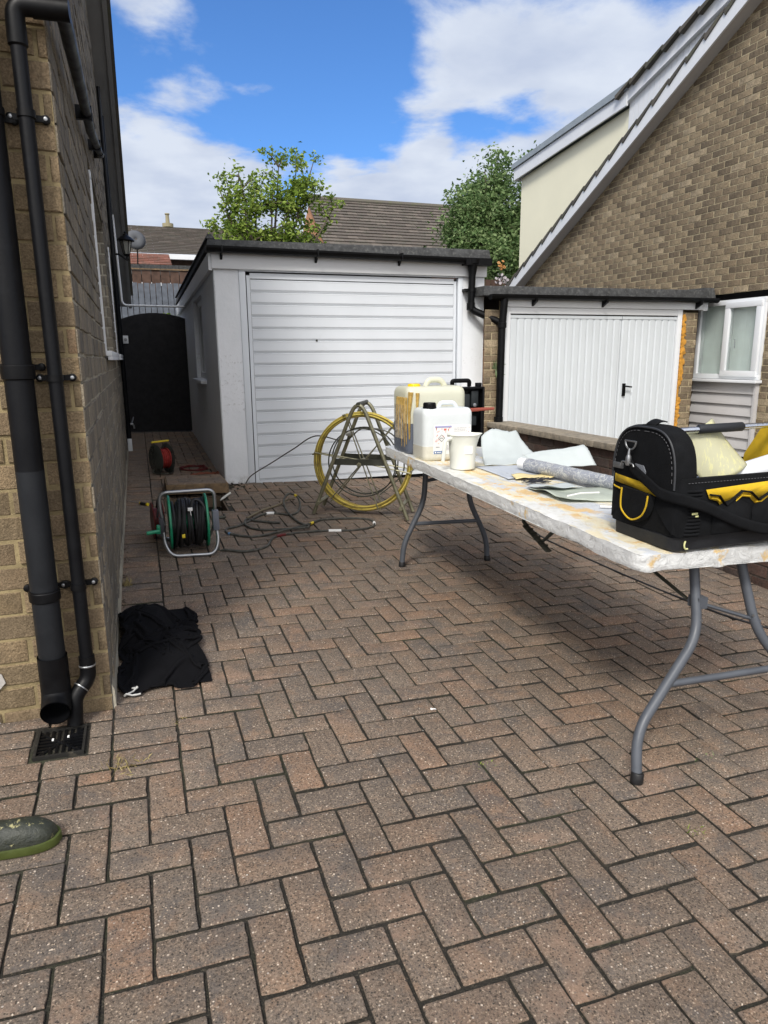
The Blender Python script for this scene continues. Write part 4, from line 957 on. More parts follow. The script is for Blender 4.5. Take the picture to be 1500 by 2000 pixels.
# ================================================================ TREES AND PLANTS
def leaf_cloud(mb, tips, nleaf, spread, size, droop=.3, flat=.6):
    for p, w in tips:
        for k in range(int(nleaf*w)):
            d = Vector((random.gauss(0,1), random.gauss(0,1), random.gauss(0,1)))
            q = Vector(p) + Vector((d.x*spread, d.y*spread, d.z*spread*.8)); l = size*random.uniform(.6,1.35)
            a = Vector((random.gauss(0,1), random.gauss(0,1), random.gauss(0,.6)-droop)).normalized(); b = a.cross(Vector((random.gauss(0,1),random.gauss(0,1),random.gauss(0,1)))).normalized()
            n = a.cross(b)*l*.12
            mb.face([q, q+a*l*.45+b*l*.30+n, q+a*l, q+a*l*.45-b*l*.30+n])
def tree(name, label, base, height, trunk_r, limbs, LM, nleaf, spread, size, extra=(), sub=5, subl=(.35,.8)):
    t = thing(name, label, 'tree', base); tb = MB(); lv = MB(); B = Vector(base); tips = []
    fork = B + Vector((0,0,height))
    tb.tube([B, B.lerp(fork,.5)+Vector((.05,0,0)), fork], [trunk_r, trunk_r*.8, trunk_r*.65], 10)
    for end in limbs:
        E_ = Vector(end); mid = fork.lerp(E_, .45) + Vector((random.uniform(-.2,.2), random.uniform(-.2,.2), random.uniform(0,.25)))
        path = smooth_path([fork, mid, E_], 6); rr = [trunk_r*.5*(1-.88*i/(len(path)-1)) for i in range(len(path))]
        tb.tube(path, rr, 6)
        for k in range(sub):
            u = random.uniform(.30, 1.0); p = path[min(int(u*(len(path)-1)), len(path)-1)]
            d = Vector((random.gauss(0,1), random.gauss(0,1), random.gauss(.5,.7))).normalized()*random.uniform(*subl)*(1.15-.5*u)
            tb.tube([p, p+d*.5+Vector((0,0,.03)), p+d], [.018,.012,.004], 4)
            for f in (.45,.72,1.0): tips.append((p+d*f, .7 if f < 1 else 1))
        tips.append((E_, 1.2)); tips.append((path[-3], .8))
    leaf_cloud(lv, tips, nleaf, spread, size); 
    for e in extra: leaf_cloud(lv, [(e[0], 1)], e[1], e[2], size)
    tb.build('trunk', [BARK], t); lv.build('crown', [LM], t, smooth=False)
Y = 13.8; g0 = .027*13.8-.06
tree('deciduous_tree', 'open yellow-green tree behind the garage roof at left', (2.1, Y, g0), 1.9, .10,
     [(1.26,Y,4.62),(1.62,Y-.1,5.0),(2.05,Y+.2,4.80),(2.48,Y,5.27),(2.86,Y,5.22),(3.24,Y+.1,5.36),(3.66,Y,4.50),(3.2,Y,4.85),(1.15,Y+.1,4.0),(2.7,Y-.2,4.45),(3.35,Y+.2,4.0),(1.7,Y-.3,4.2),(1.3,Y-.1,4.25),(2.3,Y-.2,4.7),(3.0,Y+.1,4.9)],
     LEAFY, 26, .080, .085, sub=10, subl=(.28,.72), extra=[((2.0+random.uniform(-.8,1.2), Y+random.uniform(-.4,.4), 3.55+random.uniform(-.3,.4)), 42, .16) for _ in range(40)])
Y = 13.6; gy = .3
lims = []
for k in range(34):
    a, h = random.uniform(0, 2*math.pi), random.uniform(0, 1); r_ = 1.28*math.sqrt(max(.05, 1-(2*h-.85)**2*.8))*random.uniform(.65,1)
    lims.append((7.55+r_*math.cos(a), Y+r_*math.sin(a), 2.9+2.75*h))
tree('deciduous_tree', 'dense dark green tree left of the cream dormer', (7.6, Y, gy), 2.0, .16, lims, LEAFG, 60, .16, .095, sub=9, subl=(.35,.8),
     extra=[((7.5+random.uniform(-1.0,.9), Y+random.uniform(-.7,.7), random.uniform(2.3,5.0)), 110, .27) for _ in range(80)])
def shrub(name, label, c, r, n, LM, size=.09, cat='shrub'):
    t = thing(name, label, cat, (c[0], c[1], c[2]-r[2])); mb = MB(); tips = []; st = MB()
    for k in range(n):
        d = Vector((random.gauss(0,1),random.gauss(0,1),abs(random.gauss(0,1)))).normalized(); p = Vector((c[0]+d.x*r[0]*random.uniform(.4,1), c[1]+d.y*r[1]*random.uniform(.4,1), c[2]-r[2]*.5+d.z*r[2]*1.5*random.uniform(.4,1)))
        tips.append((p, 1)); st.tube([(c[0],c[1],c[2]-r[2]), p], [.012,.004], 4)
    leaf_cloud(mb, tips, 9, size*.7, size); st.build('stem', [BARK], t); mb.build('foliage', [LM], t, smooth=False)
shrub('shrub', 'yellow-green shrub just behind the right end of the black gate', (-.02, 11.2, 1.6), (.16,.15,.62), 40, LEAFY, .07)
shrub('shrub', 'low dark shrub between the garage roof and the dense tree', (6.1, 14.6, 3.2), (.45,.3,.75), 46, LEAFD, .08)
shrub('shrub', 'dark evergreen shrub beneath the dense tree behind the brown fence', (7.1, 13.0, 2.3), (.8,.4,1.2), 160, LEAFD, .10)
def flowers():
    c = (6.35, 11.6, 2.95); t = thing('flowering_bush', 'small bush with orange and white flowers above the brown fence', 'flowering bush', (c[0],c[1],2.0)); mb = MB(); m2 = MB(); m3 = MB()
    leaf_cloud(mb, [((c[0]+random.gauss(0,.08),c[1],c[2]+random.uniform(-.3,.2)),1) for _ in range(8)], 14, .07, .07); mb.build('foliage', [LEAFD], t, smooth=False)
    for k in range(26):
        p = Vector((c[0]+random.gauss(0,.07), c[1]-.06+random.gauss(0,.03), c[2]+random.uniform(-.26,-.02)-.03)); m2.lathe([(.002,0),(.022,.006),(.03,.016)], p, (random.gauss(0,.5),-1,random.gauss(.3,.4)), 7)
    m2.build('white_blossom', [pm('white_petal', (.45,.41,.43), var=.3)], t)
    for k in range(12):
        p = Vector((c[0]-.03+random.gauss(0,.04), c[1]-.06, c[2]+random.uniform(.02,.22))); m3.lathe([(.002,0),(.022,.006),(.03,.016)], p, (random.gauss(0,.5),-1,random.gauss(.3,.4)), 7)
    m3.build('orange_blossom', [pm('orange_petal', (.36,.17,.05), var=.4)], t)
flowers()
def tuft(x, y, n, l, LM, label, spread=.03, name='grass_tuft', cat='grass tuft', up_=.6):
    mb = MB()
    for k in range(n):
        p = Vector((x+random.gauss(0,spread), y+random.gauss(0,spread*.6), 0)); p.z = gz(p.x,p.y)-.006
        d = Vector((random.gauss(0,1), random.gauss(0,1), up_+random.random()*up_)).normalized()*l*random.uniform(.4,1.1); s_ = d.cross(Vector((random.gauss(0,1),random.gauss(0,1),0))).normalized()*.0016
        mb.face([p-s_, p+s_, p+d*.6+s_*.7+Vector((0,0,-.002)), p+d*1.0-Vector((0,0,l*.12)), p+d*.6-s_*.7])
    tag(mb.build(name, [LM], smooth=False), label, cat)
tuft(-.74+.04, .955, 90, .035, DRY, 'dry straw-coloured grass tuft right of the drain grate', .045)
tuft(-.50, 1.20, 26, .022, DRY, 'thin dry grass in the joint below the black cloth', .02)
tuft(-1.03, .93, 70, .026, BARK, 'dark clump of dead moss left of the drain grate', .03, 'moss_clump', 'moss')
tuft(-.715, 2.75, 70, .07, DRY, 'brown dead weed at the wall foot beyond the black cloth', .02, 'dead_weed', 'weed', 1.2)
tuft(.87, .15, 22, .03, LEAFY, 'small green grass sprig in the joint behind the near table foot', .02)
tuft(1.20, .45, 22, .03, LEAFG, 'small green grass sprig beneath the near table crossbar', .02)
tuft(.42, .62, 20, .018, LEAFY, 'flat green moss sprig in the middle of the drive', .02)
tuft(-.28, -.40, 30, .018, LEAFY, 'small moss sprig in a joint nearest the viewer', .015)
def debris():
    mb = MB()
    for k in range(150):
        y = 1.5+random.random()**1.1*8; x = -.735+abs(random.gauss(0,.02)); z = gz(x,y)+.002; r_ = random.uniform(.004,.016)
        a = random.uniform(0,6); mb.face([(x+r_*math.cos(a+i*2.1)*random.uniform(.5,1), y+r_*math.sin(a+i*2.1), z+random.uniform(0,.009)) for i in range(3)])
    kind(mb.build('leaf_litter', [pm('dead_leaf', (.07,.05,.032), var=.5, rough=.9)], smooth=False), 'stuff')
    mb = MB()
    for k in range(240):
        x, y = random.uniform(-.5, 3.0), random.uniform(-.9, 4.6); z = gz(x,y)+.0015; r_ = random.uniform(.0010,.0026)*(1.8 if k % 15 == 0 else 1)
        a = random.uniform(0,6); mb.prism([(x+r_*math.cos(a+i*1.57)*random.uniform(.5,1.3), y+r_*math.sin(a+i*1.57), z) for i in range(4)], (0,0,.001))
    kind(mb.build('plaster_crumbs', [pm('plaster_crumb', (.60,.57,.50), var=.2)], smooth=False), 'stuff')
debris()

# ================================================================ THE TABLE
TX0, TX1, TY0, TY1 = .88, 1.64, .48, 2.93
def tz(x, y): return .72 -.032*(x-.88) + .027*(y-.48)     # table top plane
def table():
    t = thing('folding_table', 'long folding table with plaster-caked white top and grey steel legs', 'table', (1.26, 1.7, 0))
    mb = MB(); nx, ny = 36, 110; TH = .056
    def outl(u, v):
        x = TX0+(TX1-TX0)*u; y = TY0+(TY1-TY0)*v; r_ = .05      # rounded corners
        cx = min(max(x, TX0+r_), TX1-r_); cy = min(max(y, TY0+r_), TY1-r_); dx, dy = x-cx, y-cy; l = math.hypot(dx, dy)
        if dx and dy and l > 0:
            m_ = max(abs(dx), abs(dy)); k = m_/l; x, y = cx+dx*k, cy+dy*k
        return x, y
    def top(u, v):
        x, y = outl(u, v); e = min(u*(TX1-TX0), (1-u)*(TX1-TX0), v*(TY1-TY0), (1-v)*(TY1-TY0))
        N_ = noise.noise(Vector((x*9, y*9, 1)))*.5+noise.noise(Vector((x*26, y*26, 4)))*.35
        z = tz(x, y) + .0035*N_ + .005*max(0, 1-e/.045)*(.6+noise.noise(Vector((x*14,y*14,7)))) - .006*math.exp(-((y-1.72)/.012)**2)
        if e < .012: z -= .004
        k = .0035*noise.noise(Vector((x*17,y*17,9))); 
        if u in (0,1): x += k
        if v in (0,1): y += k
        return (x, y, z)
    mb.grid(top, nx, ny)
    kk = 6
    def side(fn, n):
        def f(a, b):
            x, y, z = fn(a); q = noise.noise(Vector((x*22, y*22, b*3)))*.004+noise.noise(Vector((x*60, y*60, b*6)))*.0022
            edge_ = abs(b-.5)*2; cx, cy = 1.26, 1.7; d = Vector((x-cx, (y-cy)*.3, 0)).normalized()
            low = .010*noise.noise(Vector((x*7, y*7, 2)))*(b)
            return (x+d.x*(q-.004*edge_**4)*(b > 0), y+d.y*(q-.004*edge_**4)*(b > 0), z-TH*b+low*.8*(b > .8))
        mb.grid(f, n, kk, 1)
    side(lambda a: top(0, a), ny); side(lambda a: top(1, 1-a), ny); side(lambda a: top(1-a, 0), nx); side(lambda a: top(a, 1), nx)
    mb.grid(lambda u, v: (*outl(u, v), tz(*outl(u, v))-TH-.001), 4, 4, 1)
    o = mb.build('tabletop', [PLASTER, PLEDGE], t)
    mb = MB(); r_ = .017
    z = lambda x, y: tz(x, y)-TH
    for nm, (yt, yf) in (('far', (2.70, 2.70)), ('near', (.62, .396))):
        xs = (1.080, 1.36) if nm == 'far' else (1.22, 1.42); xf = (.916, 1.514) if nm == 'far' else (.858, 1.66)
        ft = []
        for i in (0, 1):
            f = Vector((xf[i], yf, gz(xf[i], yf)+.004)); H_ = z(xs[i], yt); a = Vector((xs[i], yt, H_))
            L_ = lambda q, w, f=f, i=i, H_=H_: Vector((xf[i]+(xs[i]-xf[i])*w, yf+(yt-yf)*q, f.z+(H_-f.z)*q))
            pts = fillet([f, L_(.215,.07), L_(.60,.90), a], .075, 7)
            m1 = MB(); m1.tube(pts, r_, 18); lg = m1.build('leg', [LEGM], t); ft.append((f, L_))
            m1 = MB(); m1.lathe([(.0195,-.004),(.0205,0),(.0205,.028),(.0185,.031)], f, (a-f).normalized()*.3+Vector((0,0,1)), 18); m1.build('rubber_foot', [BLKRUB], lg)
            if nm == 'near':
                m1 = MB(); p = L_(.68,.95); m1.lathe([(.005,0),(.005,.003)], p+Vector((-.006,-r_+.001,0)), (0,-1,0), 10); m1.build('rivet', [METAL], lg)
        pa, pb = ft[0][1](.40,.50), ft[1][1](.40,.50); m1 = MB(); m1.tube([pa, pb], .0125, 12, flat=1.0); m1.build('crossbar', [LEGM], t)
        if nm == 'far': pa, pb = ft[0][1](.80,.98), ft[1][1](.86,.98); m1 = MB(); m1.tube([pa, pb], .011, 10); m1.build('crossbar', [LEGM], t)
        # top bar held under the board
        m1 = MB(); m1.tube([(1.00, yt, z(1.0,yt)-.004), (1.52, yt, z(1.5,yt)-.004)], .013, 12); m1.build('top_bar', [LEGM], t)
    # locking braces
    mb = MB(); mb.tube([(1.19,.60,.50),(1.12,.96,.655)], .010, 6, flat=.5); mb.build('brace', [DARKMETAL], t)
    mb = MB(); mb.tube([(1.19,.575,.50),(1.47,.545,.40)], .012, 8, flat=.6); mb.box((1.195,.55,.475),(1.235,.60,.515)); mb.build('brace', [LEGM], t)
        # folding latch hanging below the middle of the near edge
    mb = MB(); mb.tube(smooth_path([(1.00,1.34,.69),(.985,1.35,.655),(.972,1.345,.632),(.975,1.32,.618)], 4), .008, 8); mb.tube([(1.03,1.12,.68),(.970,1.18,.585)], [.012,.006], 8)
    a, b = Vector((.975,1.335,.615)), Vector((.955,1.115,.560)); mb.tube([a, b], .016, 6, flat=.35)
    for k in range(5): p = a.lerp(b, .2+k*.16); mb.tube([p+Vector((-.014,0,.006)), p+Vector((.014,0,.006))], .0045, 6)
    mb.build('latch', [DARKMETAL], t)
table()
def rbox(mb, x0, x1, y0, y1, z0, z1, r_, n=5, mi=0, top_in=.0):      # box with rounded vertical corners
    P = []
    for cx, cy, a0 in ((x1-r_,y1-r_,0),(x0+r_,y1-r_,90),(x0+r_,y0+r_,180),(x1-r_,y0+r_,270)):
        for k in range(n+1): a = R(a0+90*k/n); P.append((cx+r_*math.cos(a), cy+r_*math.sin(a)))
    return P
def can_shape(mb, x0, x1, y0, y1, z0, z1, r_=.035, sh=.05, shrink=0, mi=0, tilt=0, ztop=None, ridge=False):
    P = rbox(mb, x0+shrink, x1-shrink, y0+shrink, y1-shrink, 0, 0, r_); c = Vector(((x0+x1)/2, (y0+y1)/2)); rings = []
    hs = [(z0, .90), (z0+.006, .955), (z0+.02, 1.0)]
    N = 10
    zt = z1 if ztop is None else ztop
    for k in range(1, N): hs.append((z0+.02+(min(zt, z1-sh)-z0-.02)*k/N, 1.0))
    if ztop is None:
        for k in range(0, 7): a = k/6*math.pi/2; hs.append((z1-sh+sh*math.sin(a), 1-.30*(1-math.cos(a))))
    else: hs.append((zt, 1.0))
    for z, s_ in hs:
        i = len(mb.v); rings.append(i)
        for p in P:
            q = c+(Vector(p)-c)*s_
            if s_ < 1: q = Vector(((p[0]-c.x)*(1-(1-s_)*.45)+c.x, (p[1]-c.y)*s_+c.y))
            mb.v.append((q.x+tilt*(z-z0), q.y, z))
    n = len(P)
    for a, b in zip(rings, rings[1:]):
        for k in range(n): k2 = (k+1) % n; mb.f.append((a+k, a+k2, b+k2, b+k)); mb.m.append(mi)
    mb.f.append(tuple(rings[0]+k for k in reversed(range(n)))); mb.m.append(mi); mb.f.append(tuple(rings[-1]+k for k in range(n))); mb.m.append(mi)
def hazard(mb_l, mb_r, c, s_, Y):     # diamond pictogram outline
    x, z = c
    for a, b in (((-1,0),(0,1)),((0,1),(1,0)),((1,0),(0,-1)),((0,-1),(-1,0))):
        mb_l.tube([(x+a[0]*s_,Y,z+a[1]*s_),(x+b[0]*s_,Y,z+b[1]*s_)], .0010, 4)
def jerrycans():
    # large, half full, amber runs down its corner, yellow cap
    x0, x1, y0, y1 = .893, 1.272, 2.54, 2.80; zb = tz(1.08,2.65)+.002; zt = 1.165
    t = thing('jerrycan', 'large milky jerrycan with yellow cap, half full of dark grey liquid', 'jerrycan', ((x0+x1)/2, (y0+y1)/2, zb), 'plastic jerrycans on the table')
    mb = MB(); can_shape(mb, x0, x1, y0, y1, zb, zt, .045, .05); mb.build('body', [HDPE], t)
    mb = MB(); can_shape(mb, x0, x1, y0, y1, zb, zt, .045, .05, shrink=-.0012, ztop=.955); mb.build('liquid', [LIQD], t)
    mb = MB(); mb.lathe([(.038,0),(.038,.012),(.034,.014),(.034,.045),(.031,.050)], (.965,2.62,zt-.035), n=24)
    for k in range(20): a = k*math.pi/10; mb.tube([(.965+.034*math.cos(a),2.62+.034*math.sin(a),zt-.02),(.965+.034*math.cos(a),2.62+.034*math.sin(a),zt+.012)], .0022, 4)
    mb.build('cap', [YELCAP], t)
    mb = MB(); mb.tube(fillet([(1.045,2.66,zt-.03),(1.07,2.66,zt+.035),(1.155,2.66,zt+.035),(1.19,2.66,zt-.02)], .03), .013, 12, flat=1.3); mb.build('handle', [HDPE], t)
    mb = MB()      # amber resin runs on the left face
    for k in range(7):
        yy = 2.56+k*.024+random.uniform(-.004,.004); l = random.uniform(.10,.30); mb.tube([(x0-.001,yy,zt-.06),(x0-.0015,yy+.004,zt-.06-l*.5),(x0-.001,yy,zt-.06-l)], [.006,.004,.002], 6)
    mb.tube([(.915,2.544,zt-.03),(.906,2.548,zt-.15),(.908,2.546,zt-.30)], [.016,.010,.004], 8); mb.tube([(.955,2.538,zt-.035),(.953,2.5375,zt-.1),(.951,2.5375,zt-.18)], [.012,.008,.003], 8)
    mb.build('resin_run', [pm('amber_resin', (.46,.30,.08), var=.35, scale=40, rough=.3)], t)
    mb = MB(); X = x0-.0022; mb.face([(X,2.60,.86),(X,2.74,.86),(X,2.74,1.06),(X,2.60,1.06)]); lb = mb.build('label', [pm('stained_label', (.56,.50,.40), var=.5, scale=34, dirt=((.05,.035,.02), .47, .95))], t)
    # medium, white, black cap, printed label
    x0, x1, y0, y1 = .898, 1.198, 2.30, 2.49; zb = tz(1.05,2.4)+.002; zt = 1.055
    t = thing('jerrycan', 'medium white jerrycan with black cap and printed label', 'jerrycan', ((x0+x1)/2, (y0+y1)/2, zb), 'plastic jerrycans on the table')
    mb = MB(); can_shape(mb, x0, x1, y0, y1, zb, zt, .035, .035); mb.build('body', [HDPEW], t)
    mb = MB(); can_shape(mb, x0, x1, y0, y1, zb, zt, .035, .035, shrink=-.001, ztop=.848); mb.build('liquid', [LIQC], t)
    mb = MB(); mb.lathe([(.038,-.012),(.038,.008),(.034,.010),(.034,.028),(.031,.032)], (.953,2.355,zt), n=24)
    for k in range(22): a = k*math.pi/11; mb.tube([(.953+.034*math.cos(a),2.355+.034*math.sin(a),zt+.004),(.953+.034*math.cos(a),2.355+.034*math.sin(a),zt+.026)], .0022, 4)
    mb.build('cap', [BLACKP], t)
    mb = MB(); mb.tube(fillet([(1.02,2.40,zt-.02),(1.035,2.40,zt+.025),(1.12,2.40,zt+.025),(1.145,2.40,zt-.015)], .02), .010, 12, flat=1.3); mb.build('handle', [HDPEW], t)
    Y = y0-.0022; mb = MB(); mb.face([(.950,Y,.805),(1.182,Y,.797),(1.180,Y,.962),(.955,Y,.968)]); lb = mb.build('label', [pm('white_label', (.74,.74,.72), var=.03, rough=.5)], t)
    Y -= .0012; mb = MB(); mb.box((.962,Y-.0004,.951),(1.062,Y,.960)); mb.build('header_text', [PURP], lb)
    mb = MB(); mb.box((.955,Y-.0004,.808),(1.005,Y,.822)); lo = mb.build('logo', [BLUE], lb); m2 = MB(); m2.box((.960,Y-.0012,.811),(.968,Y-.0008,.819)); m2.cut(); m2.box((.973,Y-.0012,.813),(1.000,Y-.0008,.817)); m2.each('logo_mark', [PAPER], lo)
    ml, mr = MB(), MB(); hazard(ml, None, (1.002,.893), .019, Y); ml.tube([(.992,Y,.892),(1.000,Y,.894),(1.010,Y,.891)], .0012, 4); ml.build('hazard_diamond', [BLKI], lb)
    mb = MB()
    for k in range(9):
        z = .945-k*.0085; xa = 1.078; 
        for w in range(5):
            l = random.uniform(.006,.018); mb.box((xa,Y-.0003,z),(xa+l,Y,z+.0018)); xa += l+.004
            if xa > 1.165: break
    for k in range(4):
        z = .85-k*.008; mb.box((1.02,Y-.0003,z),(1.02+random.uniform(.02,.045),Y,z+.0018)); mb.box((1.09,Y-.0003,z),(1.09+random.uniform(.02,.06),Y,z+.0018))
    mb.box((.967,Y-.0004,.842),(.990,Y,.846)); mb.build('small_print', [GREYI], lb)
    mb = MB()
    for k in range(46):
        xa, z = random.choice((random.uniform(.960,.985), random.uniform(1.0,1.06), random.uniform(1.15,1.175))), random.uniform(.86,.95); l = random.uniform(.002,.009); mb.box((xa,Y-.0006,z),(xa+l*.4,Y-.0003,z+l))
    mb.box((1.015,Y-.0004,.935),(1.030,Y,.945)); mb.build('orange_splash', [REDI], lb)
jerrycans()
def jug():
    c = Vector((1.008, 2.04, 0)); zb = tz(1.0,2.04)+.002; H_ = .180
    t = thing('measuring_jug', 'cloudy plastic measuring jug in front of the medium jerrycan', 'jug', (c.x, c.y, zb))
    mb = MB(); n = 36
    prof = [(.001,0),(.058,0),(.064,.004),(.067,.05),(.072,.12),(.0775,.165),(.082,.176),(.086,.180),(.083,.181),(.076,.165),(.070,.12),(.065,.05),(.062,.008),(.001,.006)]
    i0 = len(mb.v)
    for r_, h in prof:
        for q in range(n):
            a = 2*math.pi*q/n; rr = r_
            k = max(0, math.cos(a-.15))**14
            if h > .12: rr += k*.032*(h-.12)/.06
            mb.v.append((c.x+rr*math.cos(a), c.y+rr*math.sin(a), zb+h))
    for k in range(len(prof)-1):
        for q in range(n): q2 = (q+1) % n; mb.f.append((i0+k*n+q, i0+k*n+q2, i0+(k+1)*n+q2, i0+(k+1)*n+q)); mb.m.append(0)
    mb.build('body', [JUGM], t)
    mb = MB(); mb.tube(fillet([(c.x-.070,c.y-.02,zb+.165),(c.x-.112,c.y-.03,zb+.160),(c.x-.125,c.y-.03,zb+.05)], .02), .008, 10, flat=1.4); mb.build('handle', [JUGM], t)
    mb = MB(); mb.lathe([(.0605,.010),(.0655,.05),(.0665,.085),(.001,.086)], (c.x,c.y,zb), n=32); mb.build('liquid', [LIQJ], t)
    mb = MB(); mb.grid(lambda u, v: (c.x+(.0725)*math.cos(R(252+38*u)), c.y+(.0725)*math.sin(R(252+38*u)), zb+.085+.05*v), 6, 1); mb.build('sticker', [PAPER], t)
jug()
def toolcase():
    t = thing('power_tool_case', 'black hard plastic tool case standing open behind the jerrycans', 'tool case', (1.43, 2.88, .77))
    zb = tz(1.43,2.9); x0, x1, Y = 1.235, 1.525, 2.86; mb = MB()
    mb.box((x0,Y,zb),(x1,Y+.018,1.145)); 
    for a, b in (((x0,Y-.055,zb),(x0+.014,Y,1.145)),((x1-.014,Y-.055,zb),(x1,Y,1.145)),((x0,Y-.055,1.131),(x1,Y,1.145)),((x0,Y-.055,zb),(x1,Y,zb+.014))): mb.box(a, b)
    mb.build('shell', [BLACKP], t, bevel=.005)
    mb = MB()
    for a in ((1.38,.98,1.43,1.10),(1.44,1.02,1.49,1.12),(1.40,.90,1.48,.96),(1.30,.86,1.37,1.00)): mb.box((a[0],Y-.035,a[1]),(a[2],Y-.001,a[3])); mb.cut()
    mb.each('insert', [pm('dark_insert', (.012,.016,.018), rough=.5)], t, bevel=.006)
    mb = MB(); mb.lathe([(.012,0),(.012,.006),(.006,.007)], (1.462,Y-.036,1.03), (0,-1,0), 14); mb.build('knob', [METAL], t)
    mb = MB(); mb.tube(fillet([(1.31,Y-.03,1.15),(1.30,Y-.04,1.185),(1.42,Y-.04,1.185),(1.425,Y-.03,1.15)], .015), .010, 10, flat=1.4); mb.build('handle', [BLACKP], t)
    mb = MB(); mb.box((1.47,Y-.05,1.146),(1.505,Y-.02,1.17)); mb.build('catch', [BLACKP], t, bevel=.003)
toolcase()
def clamp():
    t = thing('clamp', 'red plastic handle poking out behind the medium jerrycan', 'clamp', (1.55, 2.80, .78)); mb = MB()
    mb.tube([(1.42,2.80,1.000),(1.50,2.80,1.003),(1.585,2.79,1.006)], [.008,.007,.005], 8, flat=1.6); mb.build('bar', [REDPL], t)
    mb = MB(); mb.tube([(1.50,2.80,.995),(1.505,2.80,.90),(1.50,2.81,tz(1.5,2.8))], [.012,.010,.012], 8); mb.build('stem', [BLACKP], t)
clamp()
def sheet(name, label, cat, fn, nu, nv, M, th=.0012):
    mb = MB(); mb.grid(fn, nu, nv); o = mb.build(name, [M], solid=th); tag(o, label, cat); return o
def rag(a, s_=1): return .006*noise.noise(Vector((a*31*s_, 3, 1)))+.003*noise.noise(Vector((a*90*s_, 5, 1)))
def table_sheets():
    # big sheet of white mat standing up at its far right corner
    def m1(u, v):
        wv = u*u*(3-2*u); x = (1.17+.46*u)*(1-v)+(1.325+.275*u)*v; y = 2.10+.05*u+.36*v-.03*max(0, v-.8)
        z = tz(x, y)+.004+.142*v**2.4*(.72+.28*min(1, u*4))+.005*noise.noise(Vector((u*5,v*5,0)))+.010*v*math.sin(u*5+.6)
        return (x+rag(v)*(u > .97)+.012*v*math.sin(u*4), y+.010*math.sin(u*7)*v, z+rag(u)*.7*(v > .97))
    sheet('fibreglass_mat', 'large white fibreglass mat curling up behind the jug', 'fibreglass mat', m1, 26, 24, MATW, .002)
    def m2(u, v):     # curled offcut to its right
        x = 1.415+.40*u; y = 1.985+.02*u+.17*v-.10*max(0, v-.7)**1.2; z = tz(x, y)+.004+(.048+.050*u)*math.sin(min(v, 1)*1.9)**1.2+.004*noise.noise(Vector((u*6,v*6,3)))+.006*math.sin(u*6)*v
        return (x+rag(v, .6)*(u > .97), y, z+rag(u, .8)*(v > .97))
    sheet('fibreglass_mat', 'smaller white mat offcut curled up above the film-wrapped roll', 'fibreglass mat', m2, 24, 18, MATW, .002)
    def m3(u, v):
        x = 1.07+.36*u; y = 1.20+.30*v-.05*u; z = tz(x, y)+.004+.020*math.sin(v*3.1)*(.3+u*.7)+.012*noise.noise(Vector((u*3,v*3,2)))+.02*(1-u)**3*(1-v); return (x, y+rag(u, .6), z)
    sheet('resin_sheet', 'limp translucent greenish sheet lying left of the tool bag', 'plastic sheet', m3, 20, 16, SHEETG)
    def m4(u, v):
        x = 1.06+.22*u; y = 1.36+.16*v; z = tz(x, y)+.012+.028*(1-v)**2*(1-.5*u)+.004*math.sin(u*9); return (x+.03*v, y, z)
    sheet('mat_strip', 'curled white strip lying on the greenish sheet', 'mat strip', m4, 16, 10, MATW, .002)
    def m5(u, v):
        x = 1.10+.30*u; y = 1.72+.36*v; return (x, y+rag(u), tz(x, y)+.0045+.004*noise.noise(Vector((u*5,v*5,5)))+.01*max(0,u-.8))
    sheet('foil_offcut', 'grey-blue plastic offcut flat on the table beside the jug', 'plastic offcut', m5, 12, 12, pm('grey_film', (.42,.45,.50), var=.1, rough=.35))
    def m6(u, v):
        x = 1.12+.24*u+.03*v; y = 1.68+.10*v; return (x+rag(v), y+rag(u, 2), tz(x, y)+.010+.006*math.sin(u*8)+.003*v)
    sheet('paper_scrap', 'torn yellowish paper scrap between jug and roll', 'paper scrap', m6, 14, 6, pm('yellow_paper', (.70,.58,.30), var=.15))
    mb = MB(); 
    for k in range(22):
        a = random.gauss(.25, .28); L_ = random.uniform(.05,.13); p = Vector((1.11+random.uniform(0,.07), 1.60+random.gauss(0,.018), tz(1.15,1.6)+.008+random.uniform(0,.01)))
        d = Vector((math.cos(a), math.sin(a)*.6, random.gauss(0,.06))); mb.tube([p, p+d*L_*.5+Vector((0,0,.004)), p+d*L_], .0017, 4)
    tag(mb.build('cable_ties', [pm('black_tie', (.02,.022,.03), rough=.4)]), 'bundle of thin black strands on the table before the roll', 'cable ties')
    mb = MB(); mb.tube([(1.12,1.245,tz(1.12,1.25)+.018),(1.20,1.27,tz(1.2,1.27)+.022),(1.30,1.275,tz(1.3,1.28)+.020)], .004, 8); tag(mb.build('stick', [PAPER]), 'thin white rod lying across the greenish sheet', 'rod')
    mb = MB(); mb.tube([(1.16,1.075,tz(1.16,1.1)+.008),(1.24,1.05,tz(1.24,1.05)+.008)], .005, 8); tag(mb.build('stick', [PAPER]), 'short white rod half hidden behind the tool bag', 'rod')
    a, b = Vector((1.315,1.90,tz(1.31,1.9)+.038)), Vector((1.475,1.05,tz(1.47,1.05)+.045)); t = thing('film_roll', 'grey roll wrapped in crinkled clear film beside the tool bag', 'roll', a)
    pts = [a.lerp(b, k/40) for k in range(41)]; mb = MB(); mb.tube(pts, [.034+.0022*noise.noise(Vector((k*.6,0,0))) for k in range(41)], 26)
    o = mb.build('wrap', [FILM], t)
    mb = MB(); mb.tube([a+(a-b).normalized()*.055, a-(a-b).normalized()*.02], .029, 24); mb.build('core', [PAPER], t)
table_sheets()

